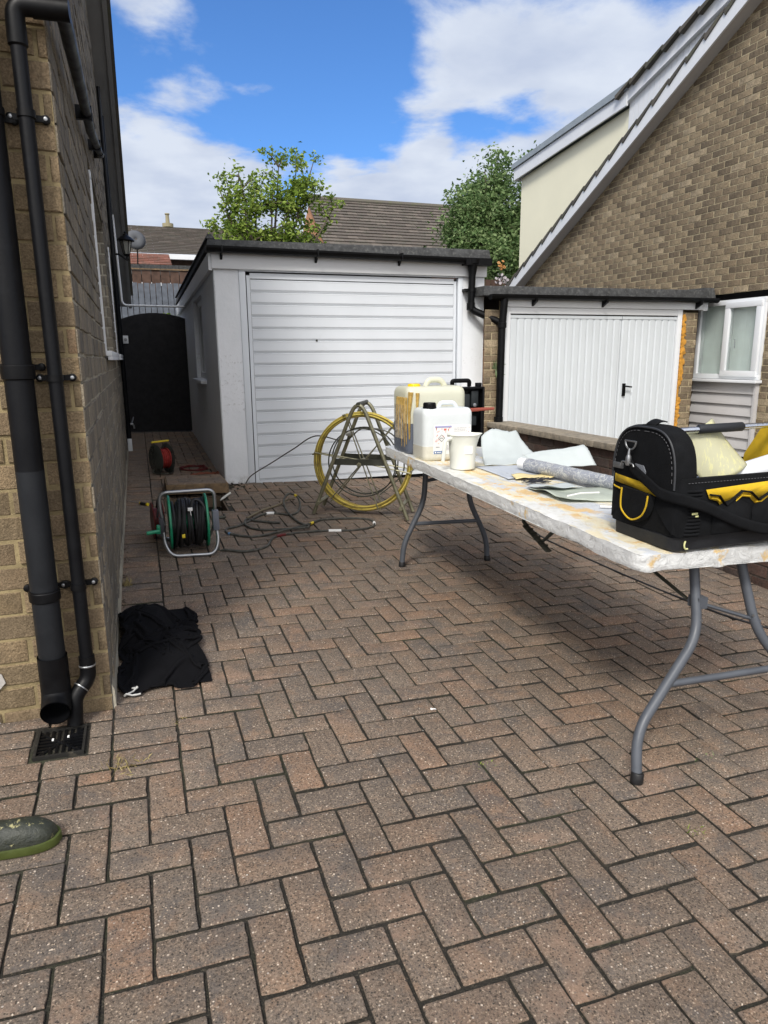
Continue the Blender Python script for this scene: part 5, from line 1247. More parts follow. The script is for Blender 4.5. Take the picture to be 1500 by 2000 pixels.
# ================================================================ TOOL BAG
def bag():
    x0, x1, y0, y1 = .992, 1.60, .470, .775; zb = tz(1.0,.6)+.001
    t = thing('tool_bag', 'black and yellow fabric tool bag with metal bar handle on the near end', 'tool bag', (1.29, .62, zb))
    def loop(z, dx, dy, r_, jig=0):
        P = []
        for cx, cy, a0 in ((x1+dx-r_,y1+dy-r_,0),(x0-dx+r_,y1+dy-r_,90),(x0-dx+r_,y0-dy+r_,180),(x1+dx-r_,y0-dy+r_,270)):
            for k in range(7):
                a = R(a0+15*k); x, y = cx+r_*math.cos(a), cy+r_*math.sin(a)
                P.append((x, y))
        Q = []
        for i in range(len(P)):      # subdivide long sides
            p, q = Vector(P[i]), Vector(P[(i+1) % len(P)]); m_ = 16 if i % 7 == 6 else 1
            for k in range(m_):
                w = p.lerp(q, k/m_); n_ = noise.noise(Vector((w.x*9, w.y*9, z*11)))*jig; c = Vector((1.29,.62)); d = (w-c).normalized(); Q.append((w.x+d.x*n_, w.y+d.y*n_, z))
        return Q
    def shell(mb, rows):
        rings = []
        for r_ in rows: rings.append(len(mb.v)); mb.v += r_
        n = len(rows[0])
        for a, b in zip(rings, rings[1:]):
            for k in range(n): k2 = (k+1) % n; mb.f.append((a+k, a+k2, b+k2, b+k)); mb.m.append(0)
        return rings, n
    mb = MB(); rows = [loop(zb, -.006, -.006, .03), loop(zb+.004, 0, 0, .035), loop(zb+.045, .002, .002, .035), loop(zb+.052, -.003, -.003, .035)]
    rg, n = shell(mb, rows); mb.f.append(tuple(rg[0]+k for k in reversed(range(n)))); mb.m.append(0); mb.build('base', [pm('moulded_black_base', (.010,.011,.013), var=.2, bump=.3, bscale=200, rough=.5, dirt=((.06,.06,.055), .6, .5))], t)
    mb = MB(); zs = [.05,.08,.11,.14,.17,.20,.235]
    rows = [loop(zb+z, .010*math.sin(z*9), .004+.014*math.sin(z*12), .035, .010*(z < .2)) for z in zs]; rows += [loop(zb+.236, -.006, -.006, .03), loop(zb+.12, -.010, -.010, .03), loop(zb+.05, -.012, -.012, .03)]
    rg, n = shell(mb, rows); mb.f.append(tuple(rg[-1]+k for k in reversed(range(n)))); mb.m.append(0); mb.build('body', [BLKFAB], t)
    # arched padded end, facing -X
    def arch(xa, xb, M, name, s_=1.0, par=t):
        mb = MB(); N = 40; rim = []
        for k in range(N+1):
            a = math.pi*k/N; y = (y0+y1)/2+(y1-y0)/2*1.02*s_*(abs(math.cos(a))**.62)*math.copysign(1, math.cos(a)); z = zb+.20+.190*s_*math.sin(a)**.72
            rim.append((y, z))
        rim = [(y1+.003, zb+.055)]+rim+[(y0-.003, zb+.055)]
        i = len(mb.v); m_ = len(rim); c = ((y0+y1)/2, zb+.2)
        def ring(x, q): return [(x, c[0]+(y-c[0])*q, c[1]+(z-c[1])*q) for y, z in rim]
        R_ = [ring(xa, .0), ring(xa-.002, .55), ring(xa-.001, .86), ring(xa+.004, .965), ring(xa+.014, 1.0), ring(xb-.012, 1.0), ring(xb-.003, .965), ring(xb, .8), ring(xb, .0)]
        for r_ in R_: mb.v += r_
        for a in range(len(R_)-1):
            for k in range(m_-1): mb.f.append((i+a*m_+k, i+a*m_+k+1, i+(a+1)*m_+k+1, i+(a+1)*m_+k)); mb.m.append(0)
        return mb.build(name, [M], par)
    arch(x0-.012, x0+.075, BLKFAB, 'end_panel')
    # piping round the end panel
    def rimline(q, x, n=40):
        out = []
        for k in range(n+1):
            a = math.pi*k/n; y = (y0+y1)/2+(y1-y0)/2*1.02*q*(abs(math.cos(a))**.62)*math.copysign(1, math.cos(a)); out.append((x, y, zb+.20+.190*q*math.sin(a)**.72))
        return out
    mb = MB(); mb.tube(rimline(.965, x0-.012), .0035, 6); mb.build('piping', [pm('grey_black_piping', (.03,.032,.036), rough=.6)], t)
    # yellow bands
    X = x0-.016
    def yband(pts, name='yellow_panel'):
        mb = MB(); mb.prism(pts, (-.003,0,0)); mb.build(name, [YELFAB], t)
    mb = MB(); mb.face([(X-.001,y1-.028,.934),(X-.004,.62,.926),(X-.002,.50,.912),(X-.002,.50,.886),(X-.003,.62,.898),(X-.001,y1-.028,.908)]); mb.face([(X+.018,y1+.006,.936),(X-.001,y1-.028,.934),(X-.001,y1-.028,.908),(X+.018,y1+.006,.910)]); mb.build('yellow_panel', [YELFAB], t, solid=.002)
    mb = MB(); mb.tube([(X+.016,y1+.006,.893),(X-.001,y1-.026,.890),(X-.004,.71,.886),(X-.005,.70,.874)], .0028, 6); mb.build('piping', [YELFAB], t)
    # pocket with yellow edging
    pk = [(.700,.900),(.703,.850),(.692,.815),(.640,.790),(.585,.812),(.560,.850),(.553,.893)]
    mb = MB(); m_ = [(X-.004, p[0], p[1]) for p in smooth_path([(0,*p) for p in pk], 4) for p in [(p[1], p[2])]]
    mb.face([(X-.016, y, z) for _, y, z in m_]); i = len(mb.v)
    for (a, b) in zip(m_, m_[1:]): mb.face([(X-.002,a[1]+(a[1]-.63)*.10,a[2]-.004),(X-.002,b[1]+(b[1]-.63)*.10,b[2]-.004),(X-.016,b[1],b[2]),(X-.016,a[1],a[2])])
    mb.face([(X-.016,m_[0][1],m_[0][2]),(X-.016,m_[-1][1],m_[-1][2]),(X-.002,m_[-1][1],m_[-1][2]),(X-.002,m_[0][1],m_[0][2])])
    pp = mb.build('pocket', [BLKFAB], t)
    mb = MB(); mb.tube([(X-.0175, .63+(y-.63)*.88, .85+(z-.85)*.90) for _, y, z in m_], .0030, 6); mb.build('piping', [YELFAB], pp)
    # side (-Y): yellow zig-zag under a black top band, pockets below
    Yf = y0-.016; zf = lambda x: Yf-.002
    mb = MB()
    top_ = [(1.085,.920),(1.36,.933),(1.62,.936)]; low = [(1.62,.89),(1.345,.893),(1.300,.868),(1.262,.900),(1.228,.905),(1.160,.862),(1.135,.895),(1.10,.905)]
    poly = top_+[(1.62,.885),(1.40,.886),(1.345,.880),(1.300,.852),(1.262,.884),(1.228,.888),(1.160,.842),(1.135,.880),(1.10,.890)]; c = []
    mb.face([(x, Yf-.004, z) for x, z in poly]); mb.build('yellow_panel', [YELFAB], t, solid=.002)
    mb = MB(); mb.tube([(x, Yf-.007, z) for x, z in ((1.105,.893),(1.128,.889),(1.140,.880))], .0030, 6); mb.cut(); mb.tube([(x, Yf-.007, z) for x, z in ((1.160,.852),(1.178,.857),(1.228,.893),(1.262,.888))], .0030, 6); mb.cut()
    mb.tube([(x, Yf-.007, z) for x, z in ((1.288,.868),(1.310,.868),(1.345,.890),(1.40,.888))], .0030, 6); mb.each('piping', [YELFAB], t)
    mb = MB(); mb.tube([(x, Yf-.009, z) for x, z in ((1.098,.904),(1.135,.898),(1.163,.866),(1.226,.908),(1.262,.902),(1.298,.874),(1.345,.898),(1.42,.896))], .008, 6, flat=.4); mb.build('pocket_edge', [BLKFAB], t)
    mb = MB()
    for xa, xb in ((1.12,1.27),(1.28,1.45),(1.46,1.59)):
        mb.grid(lambda u, v: (xa+(xb-xa)*u, Yf-.004-.022*math.sin(math.pi*u)**.6*math.sin(math.pi*min(1,v*.85+.1))-.004*noise.noise(Vector((u*4+xa*9,v*4,1))), zb+.055+(.082+.026*math.sin(u*math.pi))*v), 12, 8); mb.cut()
    mb.each('pocket', [BLKFAB], t)
    # ribbed strap pad at the corner
    mb = MB()
    for k in range(13): z = zb+.058+k*.0115; mb.tube([(1.018,y0-.010,z),(1.035,y0-.021,z+.001),(1.058,y0-.022,z+.001),(1.072,y0-.016,z)], .0048, 8)
    mb.build('ribbed_pad', [BLKFAB], t)
    mb = MB(); mb.box((1.030,y0-.0285,zb+.125),(1.052,y0-.0265,zb+.131)); mb.cut(); mb.box((1.044,y0-.029,zb+.117),(1.055,y0-.027,zb+.122)); mb.cut()
    mb.tube(smooth_path([(1.035,y0-.005,zb+.035),(1.031,y0-.0055,zb+.022),(1.036,y0-.0055,zb+.010),(1.046,y0-.005,zb+.009)], 4), .0028, 6); mb.each('resin_blob', [pm('pale_resin', (.62,.62,.30), rough=.35)], t)
    # strap: webbing from the clip, round the corner and drooping along the side
    def strap(pts, w, name, M):
        P = smooth_path(pts, 8); mb = MB(); m_ = len(P)-1
        mb.grid(lambda u, v: P[round(u*m_)]+Vector((0, -.0015*math.sin(math.pi*v), w*(v-.5))), m_, 4)
        bm_ = mb.build(name, [M], t, solid=.003); return bm_
    strap([(X-.010,.672,.985),(X-.016,.64,.965),(X-.018,.56,.930),(X-.014,.50,.905),(1.00,y0-.040,.893),(1.08,y0-.040,.866),(1.18,y0-.042,.822),(1.28,y0-.040,.788),(1.36,y0-.036,.775),(1.50,y0-.032,.785),(1.6,y0-.03,.84)], .036, 'strap', BLKFAB)
    mb = MB()     # D ring and swivel hook
    mb.tube([(X-.010,.672+.026*math.cos(a),1.052+.026*math.sin(a)) for a in [math.pi+math.pi*k/12 for k in range(13)]]+[(X-.010,.698,1.056)], .0030, 8, closed=False); mb.tube([(X-.010,.644,1.054),(X-.010,.700,1.054)], .003, 8); mb.build('d_ring', [METAL], t)
    mb = MB(); mb.tube([(X-.016,.668,1.030),(X-.018,.668,1.018),(X-.018,.668,1.008)], [.004,.0045,.006], 10); mb.lathe([(.007,0),(.009,.006),(.010,.028),(.007,.034)], (X-.018,.668,1.008), (0,0,-1), 14)
    mb.tube(fillet([(X-.018,.640,.972),(X-.018,.645,.981),(X-.018,.700,.985),(X-.018,.704,.968)], .006), .0026, 8); mb.build('swivel_hook', [METAL], t)
    mb = MB(); mb.box((X-.008,.710,.955),(X,.760,.975)); mb.build('buckle', [METAL], t, bevel=.003)
    mb = MB(); mb.prism([(X-.006,.648,.982),(X-.006,.608,.980),(X-.006,.596,.962),(X-.006,.598,.938),(X-.006,.622,.93)], (.003,0,0)); mb.build('grey_tab', [pm('grey_webbing', (.16,.17,.19), rough=.8)], t)
    mb = MB(); mb.grid(lambda u, v: (x0+.005+.05*u, .60+.04*v, 1.108+.014*math.sin(u*2.2)+.004*v), 6, 3); mb.build('pull_tab', [BLKFAB], t, solid=.004)
    # pale stitching along the end panel and the top band
    mb = MB()
    for q_, x_ in ((.90, x0-.0145),):
        L_ = rimline(q_, x_, 60)
        for a_, b_ in zip(L_[::2], L_[1::2]): mb.tube([a_, b_], .0009, 4)
    for k in range(44): xx = 1.02+k*.0125; mb.tube([(xx, y0-.0135, zb+.222), (xx+.006, y0-.0135, zb+.222)], .0009, 4)
    kind(mb.build('stitching', [pm('grey_thread', (.11,.11,.115))], t), 'stuff')
    # bar handle
    mb = MB(); mb.tube([(x0+.05,.62,1.086),(1.60,.62,1.092)], .0105, 20); b = mb.build('handle_bar', [CHROME], t)
    mb = MB(); mb.lathe([(.013,0),(.0155,.004),(.0155,.186),(.013,.19)], (1.192,.62,1.0885), (1,0,.01), 20)
    mb.build('grip', [pm('black_rubber_grip', (.012,.014,.018), var=.2, bump=.3, bscale=300, rough=.6, dirt=((.06,.06,.06), .6, .5))], b)
    # far end panel, yellow inside
    x0b = x1-.075
    mb = MB(); mb.prism([(x1-.05,y1,zb+.06),(x1-.05,y1-.01,zb+.25),(x1-.05,.69,zb+.37),(x1-.05,.55,zb+.37),(x1-.05,y0+.01,zb+.25),(x1-.05,y0,zb+.06)], (.05,0,0)); mb.build('end_panel', [YELFAB], t, bevel=.01)
bag()
def bag_contents():
    mb = MB(); zb = tz(1.1,.62)+.06; mb.lathe([(.03,0),(.030,.17),(.026,.183),(.014,.192),(.014,.215),(.011,.219)], (1.118,.60,zb-.01), n=24); o = mb.build('bottle', [pm('white_bottle_plastic', (.76,.78,.80), var=.03, rough=.35)]); tag(o, 'small white plastic bottle standing inside the tool bag', 'bottle')
    def f(u, v):     # curved resin-soaked sheet leaning out of the bag
        a = Vector((1.225,.60,.905)); p = a+Vector((-.105+.0*u,.02,.175))*v+Vector((.175,.0,.055))*u; bend = math.sin(math.pi*u)*.03; return (p.x, p.y-bend+.05*v, p.z-.02*math.sin(v*2))
    sheet('resin_sheet', 'stiff pale yellow resin-soaked sheet leaning out of the tool bag', 'resin sheet', f, 16, 14, MATY, .003)
    mb = MB(); a, b = Vector((1.20,.66,.868)), Vector((1.62,.57,.985)); mb.tube([a, a.lerp(b,.5), b], .040, 28); o = mb.build('paper_roll', [pm('white_tube', (.60,.62,.65), var=.04, rough=.45, dirt=((.5,.5,.42), .6, .4))]); tag(o, 'fat white tube lying diagonally in the tool bag', 'tube')
bag_contents()

# ================================================================ ROD REEL STAND
def rod_reel():
    C = Vector((1.117, 4.116, .075)); d = Vector((.87, -.49, 0)).normalized(); w = Vector((.49, .87, 0)).normalized()   # d along the wheel, w across
    t = thing('rod_reel', 'yellow duct rod coiled on a wheel in a steel A-frame before the garage door', 'cable rodder', C)
    gzv = lambda p: gz(p.x, p.y)
    for s_ in (-1, 1):
        o_ = C+w*(.155*s_); mb = MB()
        foot = lambda e: (lambda p: Vector((p.x, p.y, gzv(p)+.012)))(o_+d*e)
        top_ = o_+Vector((0,0,.90)); a, b = foot(-.385), foot(.385)
        pts = fillet([a, Vector((top_.x, top_.y, 1.06))-d*.0, b], .19, 12)
        mb.tube(pts, .0155, 14); mb.build('frame', [BRASSY], t)
        mb = MB(); z = .53; p0, p1 = o_+d*-.205, o_+d*.205
        n_ = w*.003
        for pz in (0,):
            mb.hexa([Vector((*(p0-n_).xy, z-.028)), Vector((*(p1-n_).xy, z-.030)), Vector((*(p1+n_).xy, z-.030)), Vector((*(p0+n_).xy, z-.028)), Vector((*(p0-n_).xy, z+.022)), Vector((*(p1-n_).xy, z+.016)), Vector((*(p1+n_).xy, z+.016)), Vector((*(p0+n_).xy, z+.022))])
        mb.build('bearing_plate', [DARKMETAL], t)
    mb = MB(); a = C+Vector((0,0,.905)); mb.tube([a-w*.17, a+w*.17], .016, 12); mb.build('top_tube', [DARKMETAL], t)
    for e in (-.335, .335):
        mb = MB(); p = C+d*e; p.z = gzv(p)+.105; mb.tube([p-w*.20, p+w*.20], .0155, 12); mb.build('spreader', [BRASSY], t)
    ax = C+Vector((0,0,.432)); R0 = .398
    mb = MB(); mb.tube([ax-w*.19, ax+w*.19], .014, 12); mb.lathe([(.03,-.03),(.03,.03)], ax, w, 16); mb.lathe([(.02,0),(.02,.012)], ax-w*.165, -w, 6); mb.build('axle', [BRASSY], t)
    pt = lambda r_, a, o=0: ax+d*(r_*math.cos(a))+Vector((0,0,r_*math.sin(a)))+w*o
    mb = MB()
    for k in range(27):     # coils of yellow rod
        o = -.036+.072*(k % 9)/8; r_ = R0-.012*(k//9)-random.uniform(0,.004); ph = random.uniform(0,6)
        mb.tube([pt(r_+.004*math.sin(a*2+ph), a, o+.004*math.sin(a+ph)) for a in [2*math.pi*i/56 for i in range(56)]], .0055, 6, closed=True)
    mb.build('rod_coil', [YELROD], t)
    for o in (-.06, .06):
        mb = MB(); mb.tube([pt(.275, 2*math.pi*i/48, o) for i in range(48)], .0055, 8, closed=True); mb.build('inner_ring', [DARKMETAL], t)
    for k in range(3):
        for o in (-.055, .055):
            a = .85+k*math.pi/3*1.0+(.04 if o > 0 else 0)
            mb = MB(); mb.tube([pt(R0+.006, a, o), pt(0, a, o), pt(R0+.006, a+math.pi, o)], .0052, 8); mb.build('spoke', [BRASSY], t)
        for s_ in (0, math.pi):
            mb = MB(); mb.tube([pt(R0+.008, a+s_, -.075), pt(R0+.008, a+s_, .075)], .007, 8); mb.build('rim_bar', [BRASSY], t)
    # lead end fed out to the left
    g = lambda x, y, h: Vector((x, y, gz(x, y)+h))
    mb = MB(); mb.tube(smooth_path([pt(.30,-1.1,.0), pt(.335,-.2,.01), pt(.33,.7,.0), pt(.27,1.55,0), pt(.23,2.3,0), Vector((.80,4.42,.70)), Vector((.68,4.75,.56)), Vector((.55,5.10,.40)), g(.40,5.40,.11), g(.352,5.50,.012)], 10), .0055, 8); mb.build('lead_rod', [pm('dark_rod', (.07,.07,.055), var=.3, rough=.5)], t)
    mb = MB(); mb.lathe([(.018,-.03),(.022,-.02),(.022,.02),(.018,.03)], pt(.255, 2.0, -.02), d, 12); mb.build('eyelet', [pm('dusty_white', (.45,.45,.42))], t)
rod_reel()

# ================================================================ HOSE REEL AND LOOSE HOSE
def hose_reel():
    t = thing('hose_reel', 'green and steel hose reel wound with black hose near the alley', 'hose reel', (-.32, 3.36, .1))
    zg = lambda x, y: gz(x, y)
    Yc, Zc = 3.42, .290
    mb = MB(); x0, x1 = -.492, -.150; F = 3.30
    P = [(x0+.02,3.34,Zc),(x0,3.33,.40),(x0,3.33,.505),(x1,3.33,.505),(x1,3.33,.40),(x1-.005,3.34,Zc)]
    mb.tube(fillet(P, .05, 6), .011, 12)
    P = [(x0+.012,3.36,Zc),(x0+.012,3.26,.18),(x0+.05,3.215,zg(x0,3.215)+.012),(x1-.03,3.215,zg(x1,3.215)+.012),(x1+.005,3.27,.17),(x1+.0,3.36,Zc)]
    mb.tube(fillet(P, .045, 6), .011, 12)
    P = [(x0+.012,3.38,Zc),(x0+.012,3.60,.18),(x0+.02,3.64,zg(x0,3.64)+.012),(x1-.02,3.64,zg(x1,3.64)+.012),(x1+.0,3.60,.18),(x1+.0,3.38,Zc)]
    mb.tube(fillet(P, .045, 6), .011, 12); mb.build('frame', [METAL], t)
    for X, s_ in ((-.440,-1), (-.200,1)):
        mb = MB(); mb.lathe([(.05,0),(.150,.004*s_),(.172,.004*s_),(.177,.000),(.177,-.010*s_),(.168,-.013*s_),(.05,-.012*s_)], (X,Yc,Zc), (1,0,0), 44); mb.build('side_disc', [GREENP], t)
    mb = MB(); mb.lathe([(.06,0),(.06,.24)], (-.44,Yc,Zc), (1,0,0), 24); mb.build('drum', [GREENP], t)
    mb = MB(); xx = -.425
    while xx < -.215:
        rr = .135+random.uniform(-.012,.014); ph = random.uniform(0,6); tl = random.uniform(-.008,.008)
        mb.tube([(xx+.007*math.sin(a+ph)+tl*math.cos(a), Yc+(rr+.004*math.sin(3*a+ph))*math.cos(a), Zc-.004+(rr+.005*math.sin(2*a+ph))*math.sin(a)) for a in [2*math.pi*i/36 for i in range(36)]], .0105, 8, closed=True); xx += .0155
    for k in range(5):
        xx = random.uniform(-.40,-.24); rr = .152+random.uniform(-.006,.006); mb.tube([(xx+.02*math.sin(a), Yc+rr*math.cos(a), Zc-.008+rr*math.sin(a)) for a in [2*math.pi*i/36 for i in range(36)]], .0105, 8, closed=True)
    mb.tube(smooth_path([(-.30,3.30,.39),(-.295,3.32,.43),(-.27,3.34,.445),(-.235,3.33,.425),(-.215,3.31,.38),(-.21,3.30,.33)], 6), .011, 8)
    mb.build('wound_hose', [BLKRUB], t)
    mb = MB(); mb.box((-.372,3.255,.215),(-.352,3.27,.240)); mb.build('yellow_tag', [YEL], t, bevel=.003)
    mb = MB(); mb.box((-.325,3.272,.385),(-.295,3.29,.405)); mb.tube([(-.31,3.27,.385),(-.307,3.268,.355)], .003, 5); mb.build('white_tag', [PAPER], t, bevel=.002)
    mb = MB(); mb.box((-.505,3.31,.225),(-.475,3.36,.345)); mb.build('pivot', [pm('dark_grey_plastic', (.035,.037,.045), rough=.5)], t, bevel=.006)
    mb = MB(); mb.box((-.172,3.30,.235),(-.130,3.36,.370)); hb = mb.build('pivot', [pm('grey_plastic', (.13,.14,.17), rough=.45)], t, bevel=.010)
    mb = MB(); mb.tube([(-.13,3.33,.315),(-.10,3.33,.315),(-.085,3.33,.32)], [.010,.012,.010], 10); mb.tube([(-.095,3.33,.30),(-.095,3.33,.335)], .007, 8); mb.build('tap_connector', [DARKMETAL], hb)
    mb = MB(); mb.tube([(-.50,3.34,.285),(-.515,3.325,.285)], .016, 10); mb.box((-.522,3.30,.245),(-.500,3.33,.300)); mb.tube([(-.505,3.31,.262),(-.585,3.29,.258)], .0125, 12); mb.build('crank', [GREENP], t, bevel=.002)
hose_reel()
def red_reel():
    t = thing('cable_reel', 'dark red cable reel half hidden behind the hose reel', 'cable reel', (-.50, 3.70, .12))
    mb = MB(); mb.lathe([(.03,0),(.125,.002),(.128,.008),(.03,.010)], (-.545,3.72,.245), (1,.1,0), 36); mb.cut(); mb.lathe([(.03,0),(.125,.002),(.128,.008),(.03,.010)], (-.48,3.725,.245), (1,.1,0), 36); mb.each('flange', [REDP], t)
    mb = MB(); mb.lathe([(.085,0),(.085,.06)], (-.54,3.72,.245), (1,.1,0), 30); mb.build('core', [REDP], t)
    mb = MB(); mb.tube([(-.515+.02*math.sin(a), 3.72+.135*math.cos(a), .25+.135*math.sin(a)) for a in [math.pi*.1+i*math.pi*.8/20 for i in range(21)]], .007, 8); mb.build('handle', [BLKRUB], t)
red_reel()
def loose_hose():
    t = thing('hose', 'thin black hose lying in tangled loops on the drive', 'hose', (.4, 3.8, .09))
    raw = [(-.14,3.36,.12),(-.142,3.33,0),(-.104,3.30),(.021,3.238),(.169,3.314),(.283,3.552),(.563,3.632),(.857,3.60),(1.046,3.676),(1.094,3.861),(.975,3.955),(.724,3.958),(.56,3.784),(.381,3.673),(.143,3.584),(-.022,3.691),(-.029,3.839),(.082,3.921),(.332,4.25),(.525,4.174),(.632,4.372)]
    P = []
    for i, r_ in enumerate(raw):
        h = r_[2] if len(r_) > 2 else .008+(.012 if i in (12,13) else 0); P.append((r_[0], r_[1], gz(r_[0], r_[1])+h))
    P += [(.66,4.55,gz(.66,4.55)+.06),(.60,4.62,gz(.6,4.6)+.085),(.515,4.45,gz(.5,4.45)+.06),(.50,4.214,gz(.5,4.2)+.02),(.523,3.90,gz(.52,3.9)+.012),(.56,3.72,gz(.56,3.72)+.022),(.40,3.70,gz(.4,3.7)+.02),(.20,3.76,gz(.2,3.76)+.010),(.12,3.90,gz(.12,3.9)+.012),(.15,4.08,gz(.15,4.08)+.012),(.22,4.02,gz(.22,4.02)+.01),(.38,3.92,gz(.38,3.92)+.01)]
    path = smooth_path(P, 10); mb = MB(); mb.tube(path, .0085, 8); mb.build('tube', [OLIVE], t)
    P = [(.16,4.12),(.31,4.346),(.463,4.50),(.60,4.64),(.66,4.72)]; mb = MB(); mb.tube(smooth_path([(x,y,gz(x,y)+.012+.02*(i == 3)) for i, (x,y) in enumerate(P)], 8), .009, 8); mb.build('lance', [pm('dusty_tan_hose', (.17,.14,.09), var=.3, rough=.7)], t)
    def band(k, M, name, l=3):
        mb = MB(); mb.tube(path[k:k+l], .0115, 10); mb.build(name, [M], t)
    band(64, PAPER, 'white_tape', 4); band(116, YEL, 'yellow_tape', 3); band(212, YEL, 'yellow_tape', 3); band(84, PAPER, 'white_tape', 3); band(180, PAPER, 'white_tape', 4); band(150, pm('blue_tape', (.10,.22,.40)), 'blue_tape', 2); band(50, REDP, 'red_tape', 4)
loose_hose()
def trailing_cable():
    P = [(2.75,4.9),(2.35,3.7),(2.19,3.15),(2.19,2.6),(2.22,2.1),(2.26,1.75),(2.33,1.4),(2.6,.9)]
    mb = MB(); mb.tube(smooth_path([(x,y,gz(x,y)+.006) for x, y in P], 10), .0055, 8); tag(mb.build('cable', [BLKRUB]), 'thin black cable lying on the drive beyond the table', 'cable')
trailing_cable()
def cover():
    t = thing('inspection_cover', 'lifted block-filled inspection cover lying beside its open hole', 'inspection cover', (-.14, 5.25, .15))
    x0, x1, y0, y1 = -.40, .13, 4.985, 5.60; zb = lambda x, y: gz(x, y)+.002+ .035*max(0, (y1-y)/(y1-y0)); H_ = .085
    mb = MB(); mb.hexa([(x0,y0,zb(x0,y0)),(x1,y0,zb(x1,y0)),(x1,y1,zb(x1,y1)),(x0,y1,zb(x0,y1)),(x0,y0,zb(x0,y0)+H_),(x1,y0,zb(x1,y0)+H_),(x1,y1,zb(x1,y1)+H_),(x0,y1,zb(x0,y1)+H_)]); mb.build('tray', [TIMBER], t, bevel=.004)
    mb = MB(); nx, ny = 5, 6
    for i in range(nx):
        for j in range(ny):
            if (i+j) % 2 == 0 and i < nx-1: wx, wy = 2, 1
            else: wx, wy = 1, 1
            a, b = x0+.01+(x1-x0-.02)*i/nx, x0+.01+(x1-x0-.02)*min(nx, i+wx)/nx; c, d = y0+.01+(y1-y0-.02)*j/ny, y0+.01+(y1-y0-.02)*(j+1)/ny
            if (i+j) % 2 == 1 and i > 0: continue
            q = [(a+.003,c+.003),(b-.003,c+.003),(b-.003,d-.003),(a+.003,d-.003)]; dz = random.uniform(0,.003)
            mb.hexa([(*p, zb(*p)+H_-.01) for p in q]+[(*p, zb(*p)+H_+.006+dz) for p in q])
    mb.build('blocks', [PAVER], t, bevel=.003)
    mb = MB(); hx0, hx1, hy0, hy1 = HOLE; z = lambda x, y: gz(x, y)-.03
    for a, b, c, d in ((hx0-.008,hx0+.006,hy0,hy1),(hx1-.006,hx1+.008,hy0,hy1),(hx0,hx1,hy0-.008,hy0+.006),(hx0,hx1,hy1-.006,hy1+.008)): mb.hexa([(a,c,z(a,c)-.06),(b,c,z(b,c)-.06),(b,d,z(b,d)-.06),(a,d,z(a,d)-.06),(a,c,z(a,c)+.026),(b,c,z(b,c)+.026),(b,d,z(b,d)+.026),(a,d,z(a,d)+.026)])
    o = mb.build('cover_frame', [pm('rusty_frame', (.10,.07,.045), var=.3, rough=.8)]); tag(o, 'rusty metal frame lining the open inspection hole', 'drain frame')
    mb = MB(); a, b = Vector((.035,4.80,gz(.03,4.8)+.014)), Vector((.145,5.05,gz(.14,5.05)+.018)); mb.tube([a, a.lerp(b,.15), a.lerp(b,.2), b], [.007,.008,.011,.011], 10); tag(mb.build('paint_roller_handle', [pm('dirty_white', (.55,.55,.50), var=.2)]), 'small white tube lying on the edge of the open hole', 'tube')
    mb = MB()
    for k in range(60):
        x, y = .22+random.gauss(0,.07), 5.42+random.gauss(0,.08); r_ = random.uniform(.005,.02); mb.lathe([(r_*.3,0),(r_,r_*.3),(r_*.6,r_*.8)], (x,y,gz(x,y)), n=5)
    kind(mb.build('soil_spill', [SAND]), 'stuff')
cover()
def spool():
    t = thing('cable_spool', 'smoky plastic spool of bright red cable standing in the alley', 'cable spool', (-.39, 6.25, .18))
    c = Vector((-.39,6.25,.335)); ax = Vector((1,.50,0)).normalized()
    for s_ in (-1, 1):
        mb = MB(); mb.lathe([(.012,-.003),(.148,-.003),(.154,0),(.148,.003),(.012,.003)], c+ax*(.065*s_), ax, 40); mb.build('flange', [CLEARP], t)
    mb = MB()
    for k in range(15):
        rr = .085+random.uniform(0,.018); o = -.052+k*.0075; u_ = ax.cross(Vector((0,0,1))).normalized()
        mb.tube([c+ax*(o+.004*math.sin(a))+u_*rr*math.cos(a)+Vector((0,0,rr*math.sin(a))) for a in [2*math.pi*i/28 for i in range(28)]], .006, 6, closed=True)
    mb.build('cable', [REDC], t)
    mb = MB(); mb.tube([c-ax*.10+Vector((0,0,.175)), c+ax*.09+Vector((0,0,.178))], .010, 8); mb.build('handle', [YEL], t)
    mb = MB(); mb.tube(smooth_path([c-ax*.09+Vector((0,0,-.10)), c-ax*.10+Vector((0,-.05,-.135)), c+Vector((.05,-.14,-.140)), c+ax*.12+Vector((0,-.06,-.13)), c+ax*.09+Vector((0,0,-.08))], 6), .007, 8); mb.build('stand', [DARKMETAL], t)
    def pile(name, cx, cy, rx, ry, n, M, label):
        mb = MB(); P = []
        for k in range(n*14):
            a = k*2*math.pi/14; q = 1-.25*noise.noise(Vector((k*.13,1,2))); x = cx+rx*q*math.cos(a)+.02*noise.noise(Vector((k*.3,0,0))); y = cy+ry*q*math.sin(a); P.append((x, y, gz(x, y)+.006+.03*k/(n*14)*abs(noise.noise(Vector((k*.4,5,0))))*2))
        mb.tube(smooth_path(P, 2), .0055, 6); tag(mb.build(name, [M]), label, 'cable')
    pile('cable_coil', -.07, 6.46, .13, .13, 9, REDP, 'coil of dark red cable lying right of the spool')
    pile('cable_coil', .02, 6.02, .14, .10, 8, ORGC, 'coil of faded orange-red cable by the garage corner')
spool()
